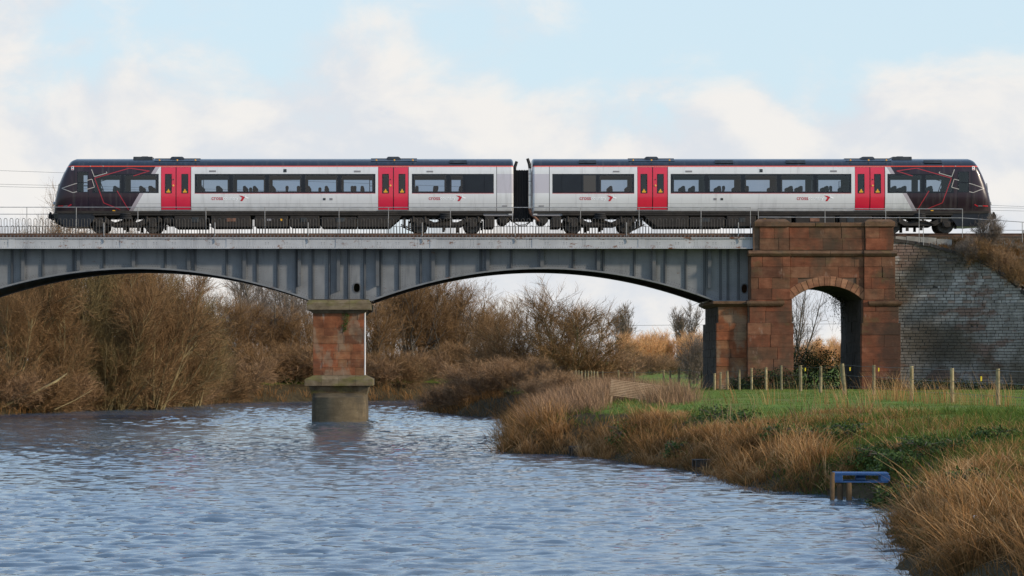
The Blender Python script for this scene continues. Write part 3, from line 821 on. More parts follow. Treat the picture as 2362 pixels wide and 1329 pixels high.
# abutment
AB = empty('stone_abutment', (X(1900, 149), 152.5, 1.5))
tag(AB, 'weathered red sandstone abutment with a round-headed arch at the bridge end', 'abutment')
def ab(mb, nm, mat, **kw):
    o = mb.ob(nm, mat, AB, **kw); o.matrix_parent_inverse = Matrix.Translation(AB.location).inverted(); return o
YA, YR, YP, YBK = 148.9, 149.02, 149.3, 156.3
x = lambda c: X(c, YA)
zA = lambda r: Z(r, YA)
xs0, xs1, zsp, zcr = x(1826), x(1991), zA(692), zA(659)
acx, ahw = (xs0 + xs1) / 2, (xs1 - xs0) / 2
rise = zcr - zsp
RC = (ahw ** 2 + rise ** 2) / (2 * rise); zcen = zcr - RC; AMAX = math.asin(ahw / RC)
def arch_pt(t, grow=0.0):      # segmental arch, t 0..1 from left spring to right spring
    a = -AMAX + 2 * AMAX * t
    return (acx + (RC + grow) * math.sin(a), zcen + (RC + grow) * math.cos(a))
arch = [arch_pt(i / 24) for i in range(25)]
poly = [(x(1731), zsp), ] + arch + [(x(2065), zsp), (x(2065), zA(578)), (x(1731), zA(578))]
ab(MB().prism(poly, YR + 0.05, YBK), 'core', 'mortar')
ab(MB().box(x(1726), x(1828), YR + 0.05, YBK, 0.6, zsp + 0.01), 'core', 'mortar')
ab(MB().box(x(1989), x(2074), YR + 0.05, YBK, 0.6, zsp + 0.01), 'core', 'mortar')
# inside of the opening: courses with its shade put into the colour
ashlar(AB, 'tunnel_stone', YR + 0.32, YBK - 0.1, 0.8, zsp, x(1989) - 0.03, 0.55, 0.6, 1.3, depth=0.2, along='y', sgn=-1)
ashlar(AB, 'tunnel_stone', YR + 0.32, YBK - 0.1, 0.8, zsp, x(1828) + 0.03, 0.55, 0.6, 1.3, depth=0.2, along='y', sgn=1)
# barrel lining of the arch
vs_, fs = [], []
for p in [arch_pt(i / 24, -0.02) for i in range(25)]:
    vs_ += [(p[0], YR + 0.3, p[1]), (p[0], YBK, p[1])]
fs = [(2 * i, 2 * i + 1, 2 * i + 3, 2 * i + 2) for i in range(24)]
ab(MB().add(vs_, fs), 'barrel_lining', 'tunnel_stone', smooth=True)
# voussoirs
nv = 15
for i in range(nv):
    t0, t1 = i / nv + 0.0025, (i + 1) / nv - 0.0025
    ts = np.linspace(t0, t1, 4)
    ext = random.uniform(0.45, 0.48)
    poly = [arch_pt(t, 0.0) for t in ts] + [arch_pt(t, ext) for t in ts[::-1]]
    ab(MB().prism(poly, YR - 0.035 + random.uniform(0, 0.02), YR + 0.35), 'voussoir', 'arch_stone', bevel=0.008)
def arch_keep(p, q, zc, hh):
    z_ = zc - hh * 0.3
    q_ = (RC + 0.34) ** 2 - (z_ - zcen) ** 2
    if q_ <= 0: return [(p, q)]
    half = math.sqrt(q_)
    l, rr_ = acx - half, acx + half
    out = []
    if p < l: out.append((p, min(q, l)))
    if q > rr_: out.append((max(p, rr_), q))
    return out
random.seed(21)
ashlar(AB, 'sandstone', x(1823), x(1993), zsp, zA(590), YR, 0.575, 0.6, 1.5, keep=arch_keep)
ashlar(AB, 'sandstone', x(1732), x(1822.5), zsp, zA(590), YA, 0.575, 0.6, 1.6, depth=0.4)
ashlar(AB, 'sandstone', x(1993.5), x(2065), zsp, zA(590), YA, 0.575, 0.6, 1.6, depth=0.4)
# legs below the springing, stepped out near the foot
ashlar(AB, 'sandstone', x(1729), x(1826), zA(745), zsp, YA + 0.01, 0.56, 0.7, 2.0, depth=0.4)
ashlar(AB, 'sandstone', x(1724), x(1830), 0.7, zA(745), YA - 0.08, 0.60, 0.7, 2.2, depth=0.5)
ashlar(AB, 'sandstone', x(1991), x(2073), zA(745), zsp, YA + 0.01, 0.56, 0.7, 2.0, depth=0.4)
ashlar(AB, 'sandstone', x(1987), x(2077), 0.7, zA(745), YA - 0.08, 0.60, 0.7, 2.2, depth=0.5)
ashlar(AB, 'sandstone', YA + 0.5, YBK - 0.1, zA(705), zA(590), x(1732), 0.575, 0.6, 1.5, depth=0.1, along='y', sgn=-1)
# mouldings at springing level
for a, b in ((1722, 1809), (2003, 2080)):
    ab(MB().box(x(a), x(b), YA - 0.14, YA + 0.2, zA(701), zA(695)).frustum((x(a) + 0.06, x(b) - 0.06, YA - 0.06, YA + 0.2, zA(706)), (x(a), x(b), YA - 0.14, YA + 0.2, zA(701.1))), 'impost_moulding', 'coping_stone', bevel=0.015)
# string course, in lengths
for a, b in ((1726, 1823), (1823.4, 1915), (1915.4, 1992), (1992.4, 2069)):
    f = YA - 0.16 if (a == 1726 or a > 1992) else YA - 0.06
    ab(MB().frustum((x(a), x(b), f + 0.1, YA + 0.5, zA(591)), (x(a), x(b), f, YA + 0.5, zA(585))).frustum((x(a), x(b), f, YA + 0.5, zA(584.8)), (x(a), x(b), f + 0.12, YA + 0.5, zA(578))), 'string_course', 'coping_stone', bevel=0.01)
# parapet
ab(MB().box(x(1738), x(2061), YA + 0.12, YA + 0.55, zA(579), zA(520)), 'core', 'mortar')
ashlar(AB, 'sandstone', x(1752), x(1820), zA(577), zA(523), YA + 0.0, 0.62, 0.8, 1.6, depth=0.5)
ashlar(AB, 'sandstone', x(1820.5), x(1994), zA(577), zA(523), YA + 0.07, 0.62, 0.8, 1.7, depth=0.4)
ashlar(AB, 'sandstone', x(1996), x(2061), zA(577), zA(523), YA - 0.02, 0.62, 0.8, 1.6, depth=0.5)
for a, b, t in ((1740, 1821, 505), (1994, 2064, 506)):
    ab(MB().box(x(a), x(b), YA - 0.1, YA + 0.65, zA(523), zA(512)).frustum((x(a), x(b), YA - 0.1, YA + 0.65, zA(511.9)), (x(a + 9), x(b - 9), YA + 0.1, YA + 0.45, zA(t))), 'pillar_cap', 'coping_stone', bevel=0.015)
for a, b in ((1821.5, 1880), (1880.4, 1938), (1938.4, 1993.5)):
    ab(MB().box(x(a), x(b), YA - 0.02, YA + 0.55, zA(522.9), zA(514 + random.uniform(-0.6, 0.6))), 'coping', 'coping_stone', bevel=0.02)
# river-side pier of the abutment under the girder end
xp = lambda c: X(c, YP)
ab(MB().box(xp(1657) + 0.05, xp(1726), YP + 0.05, YBK - 0.25, 0.4, Z(700, YP)), 'core', 'mortar')
ashlar(AB, 'pier_stone', xp(1657), xp(1724), Z(745, YP), Z(708, YP), YP, 0.42, 0.6, 1.3)
ashlar(AB, 'pier_stone', xp(1652), xp(1722), 0.6, Z(745, YP), YP - 0.06, 0.46, 0.6, 1.3)
ashlar(AB, 'tunnel_stone', YP + 0.31, YBK - 0.2, Z(745, YP), Z(708, YP), xp(1657), 0.42, 0.6, 1.3, along='y', sgn=-1)  # left face away from the sun, its shade painted as darker stone
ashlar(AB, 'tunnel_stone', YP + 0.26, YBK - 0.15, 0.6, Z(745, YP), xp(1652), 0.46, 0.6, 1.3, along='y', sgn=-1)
ab(MB().frustum((xp(1655), xp(1726), YP - 0.05, YBK - 0.1, Z(708, YP)), (xp(1645), xp(1727), YP - 0.25, YBK + 0.1, Z(702, YP))).box(xp(1643), xp(1728), YP - 0.3, YBK + 0.1, Z(701.9, YP), Z(695, YP)), 'pier_capital', 'coping_stone', bevel=0.02)

# parapet handrails over the abutment and wall
_bot = [Z(519, YA)]
hr = handrail('tubular_handrail', 'twin tubular handrail above the stone parapet and wing wall', [(1749, 0), (2220, 2)], [1749, 1903], [480.5, 501], YA + 0.3, 0.019)
for c, b_ in ((2043, 519), (2120, 560), (2220, 548), (2130, 566)):
    y_ = YA + 0.3
    MB().tube([(X(c, y_) - hr.location.x, 0, Z(482 if c != 2130 else 522, y_) - hr.location.z), (X(c, y_) - hr.location.x, 0, Z(b_, y_) - hr.location.z)], 0.017, 6).ob('post', 'galvanised', hr)
h2 = empty('sloping_handrail', (X(2220, 149.4), 149.4, 9.3)); tag(h2, 'single tubular rail sloping down to the right beside the shrub on the embankment', 'handrail')
MB().tube([(0, 0, Z(503, 149.4) - 9.3), (X(2600, 149.4) - X(2220, 149.4), 0, Z(529, 149.4) - 9.3)], 0.019, 6).ob('rail', 'galvanised', h2)
for c in (2358, 2480, 2590):
    MB().tube([(X(c, 149.4) - X(2220, 149.4), 0, Z(503 + (c - 2220) * 0.0684, 149.4) - 9.3), (X(c, 149.4) - X(2220, 149.4), 0, -0.25)], 0.017, 6).ob('post', 'galvanised', h2)
h3 = empty('far_handrail', (X(2275, 157), 157, 9.3)); tag(h3, 'low tubular rail on the far side of the track beyond the train at right', 'handrail')
def hx(c): return X(c, 157) - X(2275, 157)
MB().tube([(hx(2275), 0, -0.02), (hx(2275), 0, Z(526, 157) - 9.3), (hx(2298), 0, Z(526, 157) - 9.3), (hx(2298), 0, -0.02)], 0.018, 6).ob('rail', 'galvanised', h3)
MB().tube([(hx(2298), 0, Z(531, 157) - 9.3), (hx(2700), 0, Z(533, 157) - 9.3)], 0.016, 6).ob('rail', 'galvanised', h3)
MB().box(hx(2359), hx(2366), -0.04, 0.04, 0, Z(531, 157) - 9.3).ob('post', 'galvanised', h3)

# brick wing wall, flaring forward to the right
def wall_y(c): return 149.35 - 2.0 * max(0.0, (c - 2100) / 280.0) ** 1.6
WT = [(2040, 553), (2066, 556), (2150, 567), (2200, 583), (2250, 598), (2290, 618), (2330, 645), (2362, 672), (2480, 800), (2600, 880)]
def wall_top(c): return Z(float(np.interp(c, [p[0] for p in WT], [p[1] for p in WT])), wall_y(c))
WW = empty('brick_wing_wall', (X(2200, 149), 149.0, 1.5)); tag(WW, 'pale limewashed brick wing wall with red patches beside the stone abutment', 'brick wall')
pxs = np.arange(2056, 2600, 1.0)
pts = np.array([(X(c, wall_y(c)), wall_y(c)) for c in pxs])
arc = np.concatenate([[0], np.cumsum(np.hypot(*np.diff(pts, axis=0).T))])
def at_arc(s): 
    c = float(np.interp(s, arc, pxs)); return c, float(np.interp(s, arc, pts[:, 0])), float(np.interp(s, arc, pts[:, 1]))
# backing
vs_, fs = [], []
ss = np.arange(0, arc[-1], 0.35)
for s in ss:
    c, xx, yy_ = at_arc(s); zt = max(wall_top(c), 1.7) - 0.05
    vs_ += [(xx, yy_ + 0.035, 0.6), (xx, yy_ + 0.035, zt), (xx, yy_ + 0.5, zt), (xx, yy_ + 0.5, 0.6)]
fs = [(4 * i + j, 4 * i + (j + 1) % 4, 4 * i + 4 + (j + 1) % 4, 4 * i + 4 + j) for i in range(len(ss) - 1) for j in range(4)] + [(3, 2, 1, 0)]
o = MB().add(vs_, fs).ob('wall_core', 'wall_joint', WW); o.matrix_parent_inverse = Matrix.Translation(WW.location).inverted()
BRICKS = [unit_block('brick', s, 0.05, 0.03) for s in (11, 12, 13)]
for b in BRICKS: b.materials.append(MAT['wall_brick'])
cells = []
ch, blen = 0.152, 0.40
row = 0; z = 1.25
while z < 9.6:
    s = -0.2 * (row % 2)
    while s < arc[-1] - 0.5:
        l = blen * random.uniform(0.82, 1.15)
        if random.random() < 0.16: l *= 0.55
        c, xx, yy_ = at_arc(max(0.0, s + l / 2)); c2, x2, y2 = at_arc(max(0.0, s + l / 2) + 0.2)
        if z + ch * 0.6 < wall_top(c):
            cells.append((xx, yy_, z + ch / 2, l, math.atan2(y2 - yy_, x2 - xx), c))
        s += l
    z += ch; row += 1
view_cells = [i for i, q in enumerate(cells) if q[5] < 2362]
order = sorted(view_cells, key=lambda i: -(Z(700, 149) < cells[i][2] < 20) - cells[i][3] * 1.5)[:300]
sel = set(order)
BV = np.array([v.co[:] for v in BRICKS[0].vertices]); BF = [tuple(p.vertices) for p in BRICKS[0].polygons]
rest = MB()
for i, (xx, yy_, zc, l, an, c) in enumerate(cells):
    d = (l - 0.022, 0.10, ch - 0.024); jy = random.uniform(-0.016, 0.014)
    if random.random() < 0.03: jy += 0.03
    if i in sel:
        o = link(bpy.data.objects.new('brick', random.choice(BRICKS)), WW)
        o.location = (xx - WW.location.x, yy_ + 0.05 + jy - WW.location.y, zc - WW.location.z); o.scale = d; o.rotation_euler = (0, random.gauss(0, 0.006), an)
    else:
        ca, sa = math.cos(an), math.sin(an)
        x_, y_, z_ = BV[:, 0] * d[0], BV[:, 1] * d[1], BV[:, 2] * d[2]
        rest.add(np.stack([xx + x_ * ca - y_ * sa, yy_ + 0.05 + jy + x_ * sa + y_ * ca, zc + z_], 1), BF)
o = rest.ob('brickwork', 'wall_brick', WW); o.matrix_parent_inverse = Matrix.Translation(WW.location).inverted(); tag(o, kind='stuff')
# coping stones stepping down along the top
s = 0.1
while s < arc[-1] - 1.0:
    l = random.uniform(0.55, 0.85); c, xx, yy_ = at_arc(s + l / 2); c2, x2, y2 = at_arc(s + l / 2 + 0.2)
    sl = -math.atan2(wall_top(c2) - wall_top(c), 0.2)
    o = link(bpy.data.objects.new('coping_stone', random.choice(BL['tunnel_stone'])), WW)
    o.location = (xx - WW.location.x, yy_ + 0.16 - WW.location.y, wall_top(c) + 0.03 - WW.location.z); o.scale = (l - 0.02, 0.46, 0.16)
    o.rotation_euler = (0, sl, math.atan2(y2 - yy_, x2 - xx)); s += l
# concrete kerb slabs at the edge of the ballast
KS = empty('concrete_kerb', (X(2066, 149.95), 149.95, 9.0)); tag(KS, 'row of pale concrete kerb slabs holding back the ballast', 'kerb')
for a, b, t0, t1 in ((2066, 2090, 545, 562), (2091, 2122, 545, 563), (2123, 2160, 547, 566), (2161, 2196, 551, 571)):
    MB().prism([(X(a, 149.95), Z(t1, 149.95)), (X(b, 149.95), Z(t1 + 1.5, 149.95)), (X(b, 149.95), Z(t0 + 2, 149.95)), (X(a, 149.95), Z(t0, 149.95))], 149.95, 150.1).ob('slab', 'concrete', KS, bevel=0.01).matrix_parent_inverse = Matrix.Translation(KS.location).inverted()

# embankment behind the wall
vs_, fs = [], []
ex = list(np.arange(2066, 2620, 9.0)) + [2700, 2900, 3400, 4200]
prof = 16
for c in ex:
    cc = min(c, 2600); yw = wall_y(cc); zt = max(wall_top(cc), 1.5) - 0.02
    rowp = []
    for j in range(8):
        t = j / 7.0
        yq = yw + 0.3 + (151.1 - yw - 0.3) * t
        zq = zt + (9.30 - zt) * (t ** 0.9)
        rowp.append((yq, zq + 0.08 * math.sin(c * 0.9 + j * 2.1) * math.sin(math.pi * t)))
    for yq, zq in ((152.6, 9.42), (155, 9.42), (157.5, 9.28), (160, 7.6), (164, 4.6), (168, 2.2), (170, 1.2), (171, 0.6)): rowp.append((yq, zq))
    for yq, zq in rowp: vs_.append((X(c, 149.4), yq, zq))
fs = [(i * prof + j, (i + 1) * prof + j, (i + 1) * prof + j + 1, i * prof + j + 1) for i in range(len(ex) - 1) for j in range(prof - 1)]
o = MB().add(vs_, fs).ob('embankment', 'ballast', smooth=True); tag(o, 'railway embankment of ballast and earth behind the wing wall', None, kind='structure')
# fill behind the abutment, under the track
o = MB().box(X(1752, 149), X(2068, 149.4), 149.6, YBK, Z(588, 149), 9.3).ob('track_bed', 'ballast'); tag(o, 'ballast track bed over the stone arch', None, kind='structure')

# track
YT = 151.3 + 1.36
TR = empty('railway_track', (0, YT, 9.3)); tag(TR, 'rusty running rails carrying the train across the bridge', 'railway track')
for s_ in (-1, 1):
    y0 = s_ * 0.7525
    mb = MB()
    for w0, a, b in ((0.07, 0.165, 0.0), ):
        pass
    prof_ = [(-0.07, 0.16), (0.07, 0.16), (0.07, 0.175), (0.012, 0.195), (0.012, 0.265), (0.036, 0.275), (0.036, 0.318), (-0.036, 0.318), (-0.036, 0.275), (-0.012, 0.265), (-0.012, 0.195), (-0.07, 0.175)]
    n = len(prof_)
    vs_ = [(-60, y0 + p, q) for p, q in prof_] + [(120, y0 + p, q) for p, q in prof_]
    mb.add(vs_, [tuple(range(n)), tuple(range(2 * n - 1, n - 1, -1))] + [(i, i + n, (i + 1) % n + n, (i + 1) % n) for i in range(n)])
    mb.ob('rail', 'rail_steel', TR)
    MB().box(-60, 120, y0 - 0.16, y0 + 0.16, 0.02, 0.158).ob('rail_timber', 'dark_wood', TR)
# ------------------------------------------------------------------ train
LX0 = 656.0; PPM = FPX / 151.3
def lx(px): return (px - LX0) / PPM
def lz(py): return (537.1 - py) / PPM
WZ = [(1.0, 1.165), (1.1, 1.212), (1.25, 1.265), (1.49, 1.320), (1.7, 1.348), (1.86, 1.36), (1.9, 1.36), (2.03, 1.358), (3.01, 1.335), (3.2, 1.318), (3.37, 1.285), (3.44, 1.255)]
ROOF = [(3.44, 1.255), (3.52, 1.20), (3.6, 1.11), (3.68, 0.98), (3.75, 0.82), (3.80, 0.63), (3.835, 0.40), (3.855, 0.2), (3.86, 0.0)]
def hw(z): return float(np.interp(z, [p[0] for p in WZ], [p[1] for p in WZ]))

def side_patch(mb, xl, zl, side, off=0.0, skip=None):
    """grid following the carriage side; skip(xm, zm) leaves a cell open"""
    b = len(mb.v)
    for z in zl:
        for x_ in xl: mb.v.append((x_, side * (hw(z) + off), z))
    n = len(xl)
    for i in range(len(zl) - 1):
        for j in range(n - 1):
            if skip and skip((xl[j] + xl[j + 1]) / 2, (zl[i] + zl[i + 1]) / 2): continue
            f = (b + i * n + j, b + i * n + j + 1, b + (i + 1) * n + j + 1, b + (i + 1) * n + j)
            mb.f.append(f if side < 0 else f[::-1])
    return mb

def build_raw(mb, name, mat, parent, smooth=False):
    me = bpy.data.meshes.new(name); me.from_pydata(mb.v, [], mb.f)
    if smooth: me.polygons.foreach_set('use_smooth', np.ones(len(me.polygons), bool))
    me.update(); return mesh_ob(name, me, mat, parent)

ZW0, ZW1 = lz(445.6), lz(401.2)
ZD0, ZD1 = lz(484), lz(385)
PANES = [(213, 283), (283, 366)] + [(449 + 83.4 * i, 449 + 83.4 * (i + 1)) for i in range(5)] + [(950, 1034), (1034, 1072)]
BLANKS = [(1072, 1117), (1117, 1139)]
BANDS = [(213, 366), (449, 866), (950, 1139)]
DOORS = [(371, 441), (872, 943)]
CABW = (178.5, 202.6)
ZC0, ZC1 = lz(443.5), lz(396)
X_CAB, X_END = lx(172), lx(1184.5)

def rect_ring(mb, a, b, z0, z1, bx, bz, side, off):
    xl = [a, a + bx, b - bx, b]; zl = [z0, z0 + bz, (z0 + z1) / 2, z1 - bz, z1]
    return side_patch(mb, xl, zl, side, off, lambda xm, zm: a + bx < xm < b - bx and z0 + bz < zm < z1 - bz)

def line_strip(mb, pts, w, side, off=0.007):
    for (p, q) in zip(pts[:-1], pts[1:]):
        p, q = np.array(p), np.array(q); d = q - p; L_ = np.hypot(*d); d = d / L_; nrm = np.array((-d[1], d[0])) * w / 2
        n = max(1, int(L_ / 0.25))
        b = len(mb.v)
        for i in range(n + 1):
            c = p + d * L_ * i / n
            for s_ in (1, -1):
                e = c + nrm * s_; mb.v.append((e[0], side * (hw(e[1]) + off), e[1]))
        for i in range(n): mb.f.append((b + 2 * i, b + 2 * i + 1, b + 2 * i + 3, b + 2 * i + 2))

def text_mesh(body, size=1.0):
    cu = bpy.data.curves.new('txt', 'FONT'); cu.body = body; cu.size = size; cu.resolution_u = 3
    try: cu.offset = 0.006
    except Exception: pass
    ob = bpy.data.objects.new('txt', cu); COL.objects.link(ob)
    dg = bpy.context.evaluated_depsgraph_get(); dg.update()
    me = bpy.data.meshes.new_from_object(ob.evaluated_get(dg))
    bpy.data.objects.remove(ob); bpy.data.curves.remove(cu)
    return me
T_CROSS, T_COUNTRY = text_mesh('cross'), text_mesh('country')
def flat_on_side(me_src, x0, x1, z0, z1, side, off=0.008):
    """copy a flat text mesh onto the carriage side, readable from outside"""
    co = np.array([v.co[:] for v in me_src.vertices])
    mn, mx = co.min(0), co.max(0)
    u = (co[:, 0] - mn[0]) / (mx[0] - mn[0]); v = (co[:, 1] - mn[1]) / (mx[1] - mn[1])
    mb = MB()
    for a, b in zip(u, v):
        z = z0 + (z1 - z0) * b; xx = x0 + (x1 - x0) * a if side < 0 else x1 - (x1 - x0) * a
        mb.v.append((xx, side * (hw(z) + off), z))
    mb.f = [tuple(p.vertices) for p in me_src.polygons]
    return mb

def nose_x(z):
    t = [(0.9, 117.0), (1.0, 117.0), (1.3, 117.5), (1.7, 120), (2.15, 125), (2.6, 131), (3.0, 139), (3.37, 147), (3.72, 156), (3.82, 163), (3.86, 171.5)]
    return lx(float(np.interp(z, [p[0] for p in t], [p[1] for p in t])))

SEAT = MB().box(-0.24, 0.22, -0.48, 0.48, 0.30, 0.46).box(-0.30, -0.17, -0.46, -0.01, 0.40, 1.18).box(-0.30, -0.17, 0.01, 0.46, 0.40, 1.18).box(-0.29, -0.12, -0.36, -0.12, 1.0, 1.30).box(-0.29, -0.12, 0.12, 0.36, 1.0, 1.30).box(-0.12, 0.12, -0.3, 0.3, 0.0, 0.3).mesh('seat', bevel=0.045)
SEAT.materials.append(MAT['seat_cloth'])

def wheel_mb(y):
    return MB().lathe((0, y, 0.42), [(-0.065, 0.30), (-0.065, 0.40), (-0.05, 0.42), (0.05, 0.425), (0.065, 0.45), (0.07, 0.43), (0.05, 0.30)], 'y', 28)

def add_bogie(car, cx, motor):
    B = bpy.data.objects.new('bogie', None); link(B, car); B.location = (cx, 0, 0)
    for s_ in (-1, 1):
        y0, y1 = s_ * 0.98, s_ * 1.12
        poly = [(-1.86, 0.62), (-1.80, 0.78), (-1.30, 0.82), (-0.95, 0.72), (-0.6, 0.56), (0.6, 0.56), (0.95, 0.72), (1.30, 0.82), (1.80, 0.78), (1.86, 0.62), (1.65, 0.50), (1.05, 0.50), (0.8, 0.36), (-0.8, 0.36), (-1.05, 0.50), (-1.65, 0.50)]
        MB().prism(poly, min(y0, y1), max(y0, y1)).ob('side_frame', 'underfloor', B, bevel=0.02)
        for wx_ in (-1.36, 1.36):
            MB().box(wx_ - 0.2, wx_ + 0.2, min(s_ * 1.0, s_ * 1.19), max(s_ * 1.0, s_ * 1.19), 0.30, 0.60).lathe((wx_, s_ * 1.12, 0.43), [(-0.09, 0.16), (0.09, 0.16)], 'y', 12).ob('axle_box', 'underfloor', B, bevel=0.02)
            for dx in (-0.3, 0.3):
                MB().lathe((wx_ + dx, s_ * 1.08, 0.70), [(-0.14, 0.085), (0.16, 0.085)], 'z', 8).ob('spring', 'underfloor', B)
            MB().box(wx_ - 0.52 * (1 if wx_ < 0 else -1) - 0.05, wx_ - 0.52 * (1 if wx_ < 0 else -1) + 0.05, s_ * 0.80 - 0.06, s_ * 0.80 + 0.06, 0.22, 0.62).ob('brake_block', 'underfloor', B)
        MB().lathe((0, s_ * 1.0, 0.86), [(-0.16, 0.34), (-0.08, 0.36), (-0.04, 0.33), (0.02, 0.36), (0.06, 0.33), (0.10, 0.36), (0.14, 0.34)], 'z', 16).ob('air_spring', 'bellows', B, smooth=True)
        MB().tube([(-0.75, s_ * 1.15, 0.45), (-0.2, s_ * 1.2, 0.62), (0.25, s_ * 1.2, 1.0)], 0.035, 6).ob('damper', 'underfloor', B)
        MB().box(0.55, 0.70, s_ * 1.0 - 0.04, s_ * 1.0 + 0.04, 0.10, 0.40).box(-0.16, -0.02, s_ * 1.0 - 0.04, s_ * 1.0 + 0.04, 0.14, 0.40).ob('bracket', 'underfloor', B)
    for a_, b_, c_, d_ in ((-0.35, 0.35, 0.45, 0.66), (-1.8, -1.66, 0.58, 0.70), (1.66, 1.8, 0.58, 0.70)): MB().box(a_, b_, -0.97, 0.97, c_, d_).ob('cross_beam', 'underfloor', B)
    for wx_ in (-1.36, 1.36):
        W_ = link(bpy.data.objects.new('wheelset', MB().tube([(0, -0.9, 0.42), (0, 0.9, 0.42)], 0.085, 10).mesh('wheelset')), B)
        W_.data.materials.append(MAT['underfloor']); W_.location = (wx_, 0, 0)
        m2 = MB()
        for s_ in (-1, 1): m2.lathe((0, s_ * 0.7525, 0.42), [(s_ * 0.065, 0.28), (s_ * 0.065, 0.40), (s_ * 0.05, 0.42), (-s_ * 0.05, 0.425), (-s_ * 0.065, 0.45), (-s_ * 0.07, 0.43), (-s_ * 0.04, 0.28)], 'y', 28)
        me = m2.mesh('wheelset', smooth=False)
        bmx = bmesh.new(); bmx.from_mesh(W_.data); bmx.from_mesh(me); bmx.to_mesh(W_.data); bmx.free(); W_.data.materials.clear(); W_.data.materials.append(MAT['wheel_steel'])
    return B

def make_carriage(name, loc, rz, label, right):
    car = empty(name, loc, rz); tag(car, label, 'train carriage', 'carriages of the two-car train')
    # ---- body shell
    xl = sorted(set([X_CAB, X_END - 0.10, X_END - 0.28] + [lx(p) for b in BANDS + DOORS for p in b] + [lx(CABW[0]), lx(CABW[1])] + [lx(-0) if False else lx(c) for c in (330, 490, 560, 640, 720, 800, 1010, 1090)]))
    zl = sorted(set([1.0, 1.08, ZD0, 1.33, 1.49, 1.7, 1.86, ZW0, 2.5, ZW1, ZC0, ZC1, 3.2, ZD1, 3.44]))
    def hole(xm, zm):
        if ZW0 < zm < ZW1 and any(lx(a) < xm < lx(b) for a, b in BANDS): return True
        if ZD0 < zm < ZD1 and any(lx(a) < xm < lx(b) for a, b in DOORS): return True
        return ZC0 < zm < ZC1 and lx(CABW[0]) < xm < lx(CABW[1])
    mb = MB()
    for s_ in (-1, 1): side_patch(mb, xl, zl, s_, 0, hole)
    # roof
    rl = [(s_, z, w) for s_, z, w in [(-1, z, w) for z, w in ROOF] + [(1, z, w) for z, w in ROOF[-2::-1]]]
    b = len(mb.v); n = len(xl)
    for s_, z, w in rl:
        for x_ in xl: mb.v.append((x_, s_ * w, z))
    for i in range(len(rl) - 1):
        for j in range(n - 1): mb.f.append((b + i * n + j, b + i * n + j + 1, b + (i + 1) * n + j + 1, b + (i + 1) * n + j))
    # rounded rear end
    ring = [(-1, z, hw(z)) for z in zl] + [(-1, z, w) for z, w in ROOF[1:]] + [(1, z, w) for z, w in ROOF[-2:0:-1]] + [(1, z, hw(z)) for z in zl[::-1]]
    b = len(mb.v); m_ = len(ring)
    for k, (dx, sc, dz) in enumerate(((0.0, 1.0, 0.0), (0.07, 0.985, -0.03), (0.11, 0.94, -0.10), (0.115, 0.55, -0.5))):
        for s_, z, w in ring:
            zz = 1.0 + (z - 1.0) * (3.86 + dz - 1.0) / 2.86
            mb.v.append((X_END - 0.115 + dx if k else X_END - 0.10, s_ * w * sc, zz))
    for k in range(3):
        for j in range(m_ - 1): mb.f.append((b + k * m_ + j, b + (k + 1) * m_ + j, b + (k + 1) * m_ + j + 1, b + k * m_ + j + 1))
    mb.f.append(tuple(b + 3 * m_ + j for j in range(m_)))
    body = build_raw(mb, 'body', 'train_paint', car, True)
    body.data.set_sharp_from_angle(angle=R(35))
    # ---- cab nose
    mb = MB(); ring2 = ring; m_ = len(ring2); S = 9
    for k in range(S + 1):
        a = (k / S) * math.pi / 2
        for s_, z, w in ring2:
            tip = nose_x(z) + 0.12
            xx = X_CAB + (tip - X_CAB) * math.sin(a)
            mb.v.append((xx, s_ * w * (1 - 0.34 * (1 - math.cos(a)) ** 1.3), z - 0.02 * math.sin(a)))
    for k in range(S):
        for j in range(m_ - 1): mb.f.append((k * m_ + j + 1, (k + 1) * m_ + j + 1, (k + 1) * m_ + j, k * m_ + j))
    half = m_ // 2
    def front_pt(j, f, push=0.0):      # j row index on left half, f -1..1 across
        s_, z, w = ring2[j]; ww = w * 0.66
        return (nose_x(z) + 0.12 - 0.12 * (1 - f * f) - push, f * ww, z - 0.02)
    fr = [-1, -0.8, -0.55, -0.28, 0, 0.28, 0.55, 0.8, 1]; b = len(mb.v)
    rows = [j for j in range(half + 1)]
    for j in rows:
        for f in fr: mb.v.append(front_pt(j, f))
    nf = len(fr)
    for i in range(len(rows) - 1):
        for k in range(nf - 1): mb.f.append((b + i * nf + k, b + (i + 1) * nf + k, b + (i + 1) * nf + k + 1, b + i * nf + k + 1))
    nose = build_raw(mb, 'cab_nose', 'train_paint', car, True); nose.data.set_sharp_from_angle(angle=R(35))
    # windscreen and lamps on the front
    mb = MB(); wr = [j for j in rows if 2.0 < ring2[j][1] < 3.36]; ff = [-0.92, -0.6, -0.3, 0, 0.3, 0.6, 0.92]
    for j in wr:
        for f in ff: mb.v.append(front_pt(j, f, 0.012))
    for i in range(len(wr) - 1):
        for k in range(len(ff) - 1): mb.f.append((i * 7 + k, (i + 1) * 7 + k, (i + 1) * 7 + k + 1, i * 7 + k + 1))
    ws = build_raw(mb, 'windscreen', 'train_black', nose, True)
    MB().tube([(nose_x(2.05) - 0.02, 0.1, 2.02), (nose_x(2.5) - 0.05, 0.25, 2.6)], 0.02, 5).ob('wiper', 'train_black', nose)
    for f in (-0.62, 0.62):
        MB().cbox((nose_x(1.55) + 0.045, f * 0.9, 1.55), (0.10, 0.34, 0.16)).ob('headlight', 'plastic_white', nose, bevel=0.03)
    # skirt and coupler
    poly = [(lx(117), 0.98), (lx(118), 0.75), (lx(124), 0.52), (lx(138), 0.36), (lx(170), 0.32), (lx(204), 0.34), (lx(210), 0.55), (lx(217), 0.70), (lx(217), 1.02), (lx(117), 1.02)]
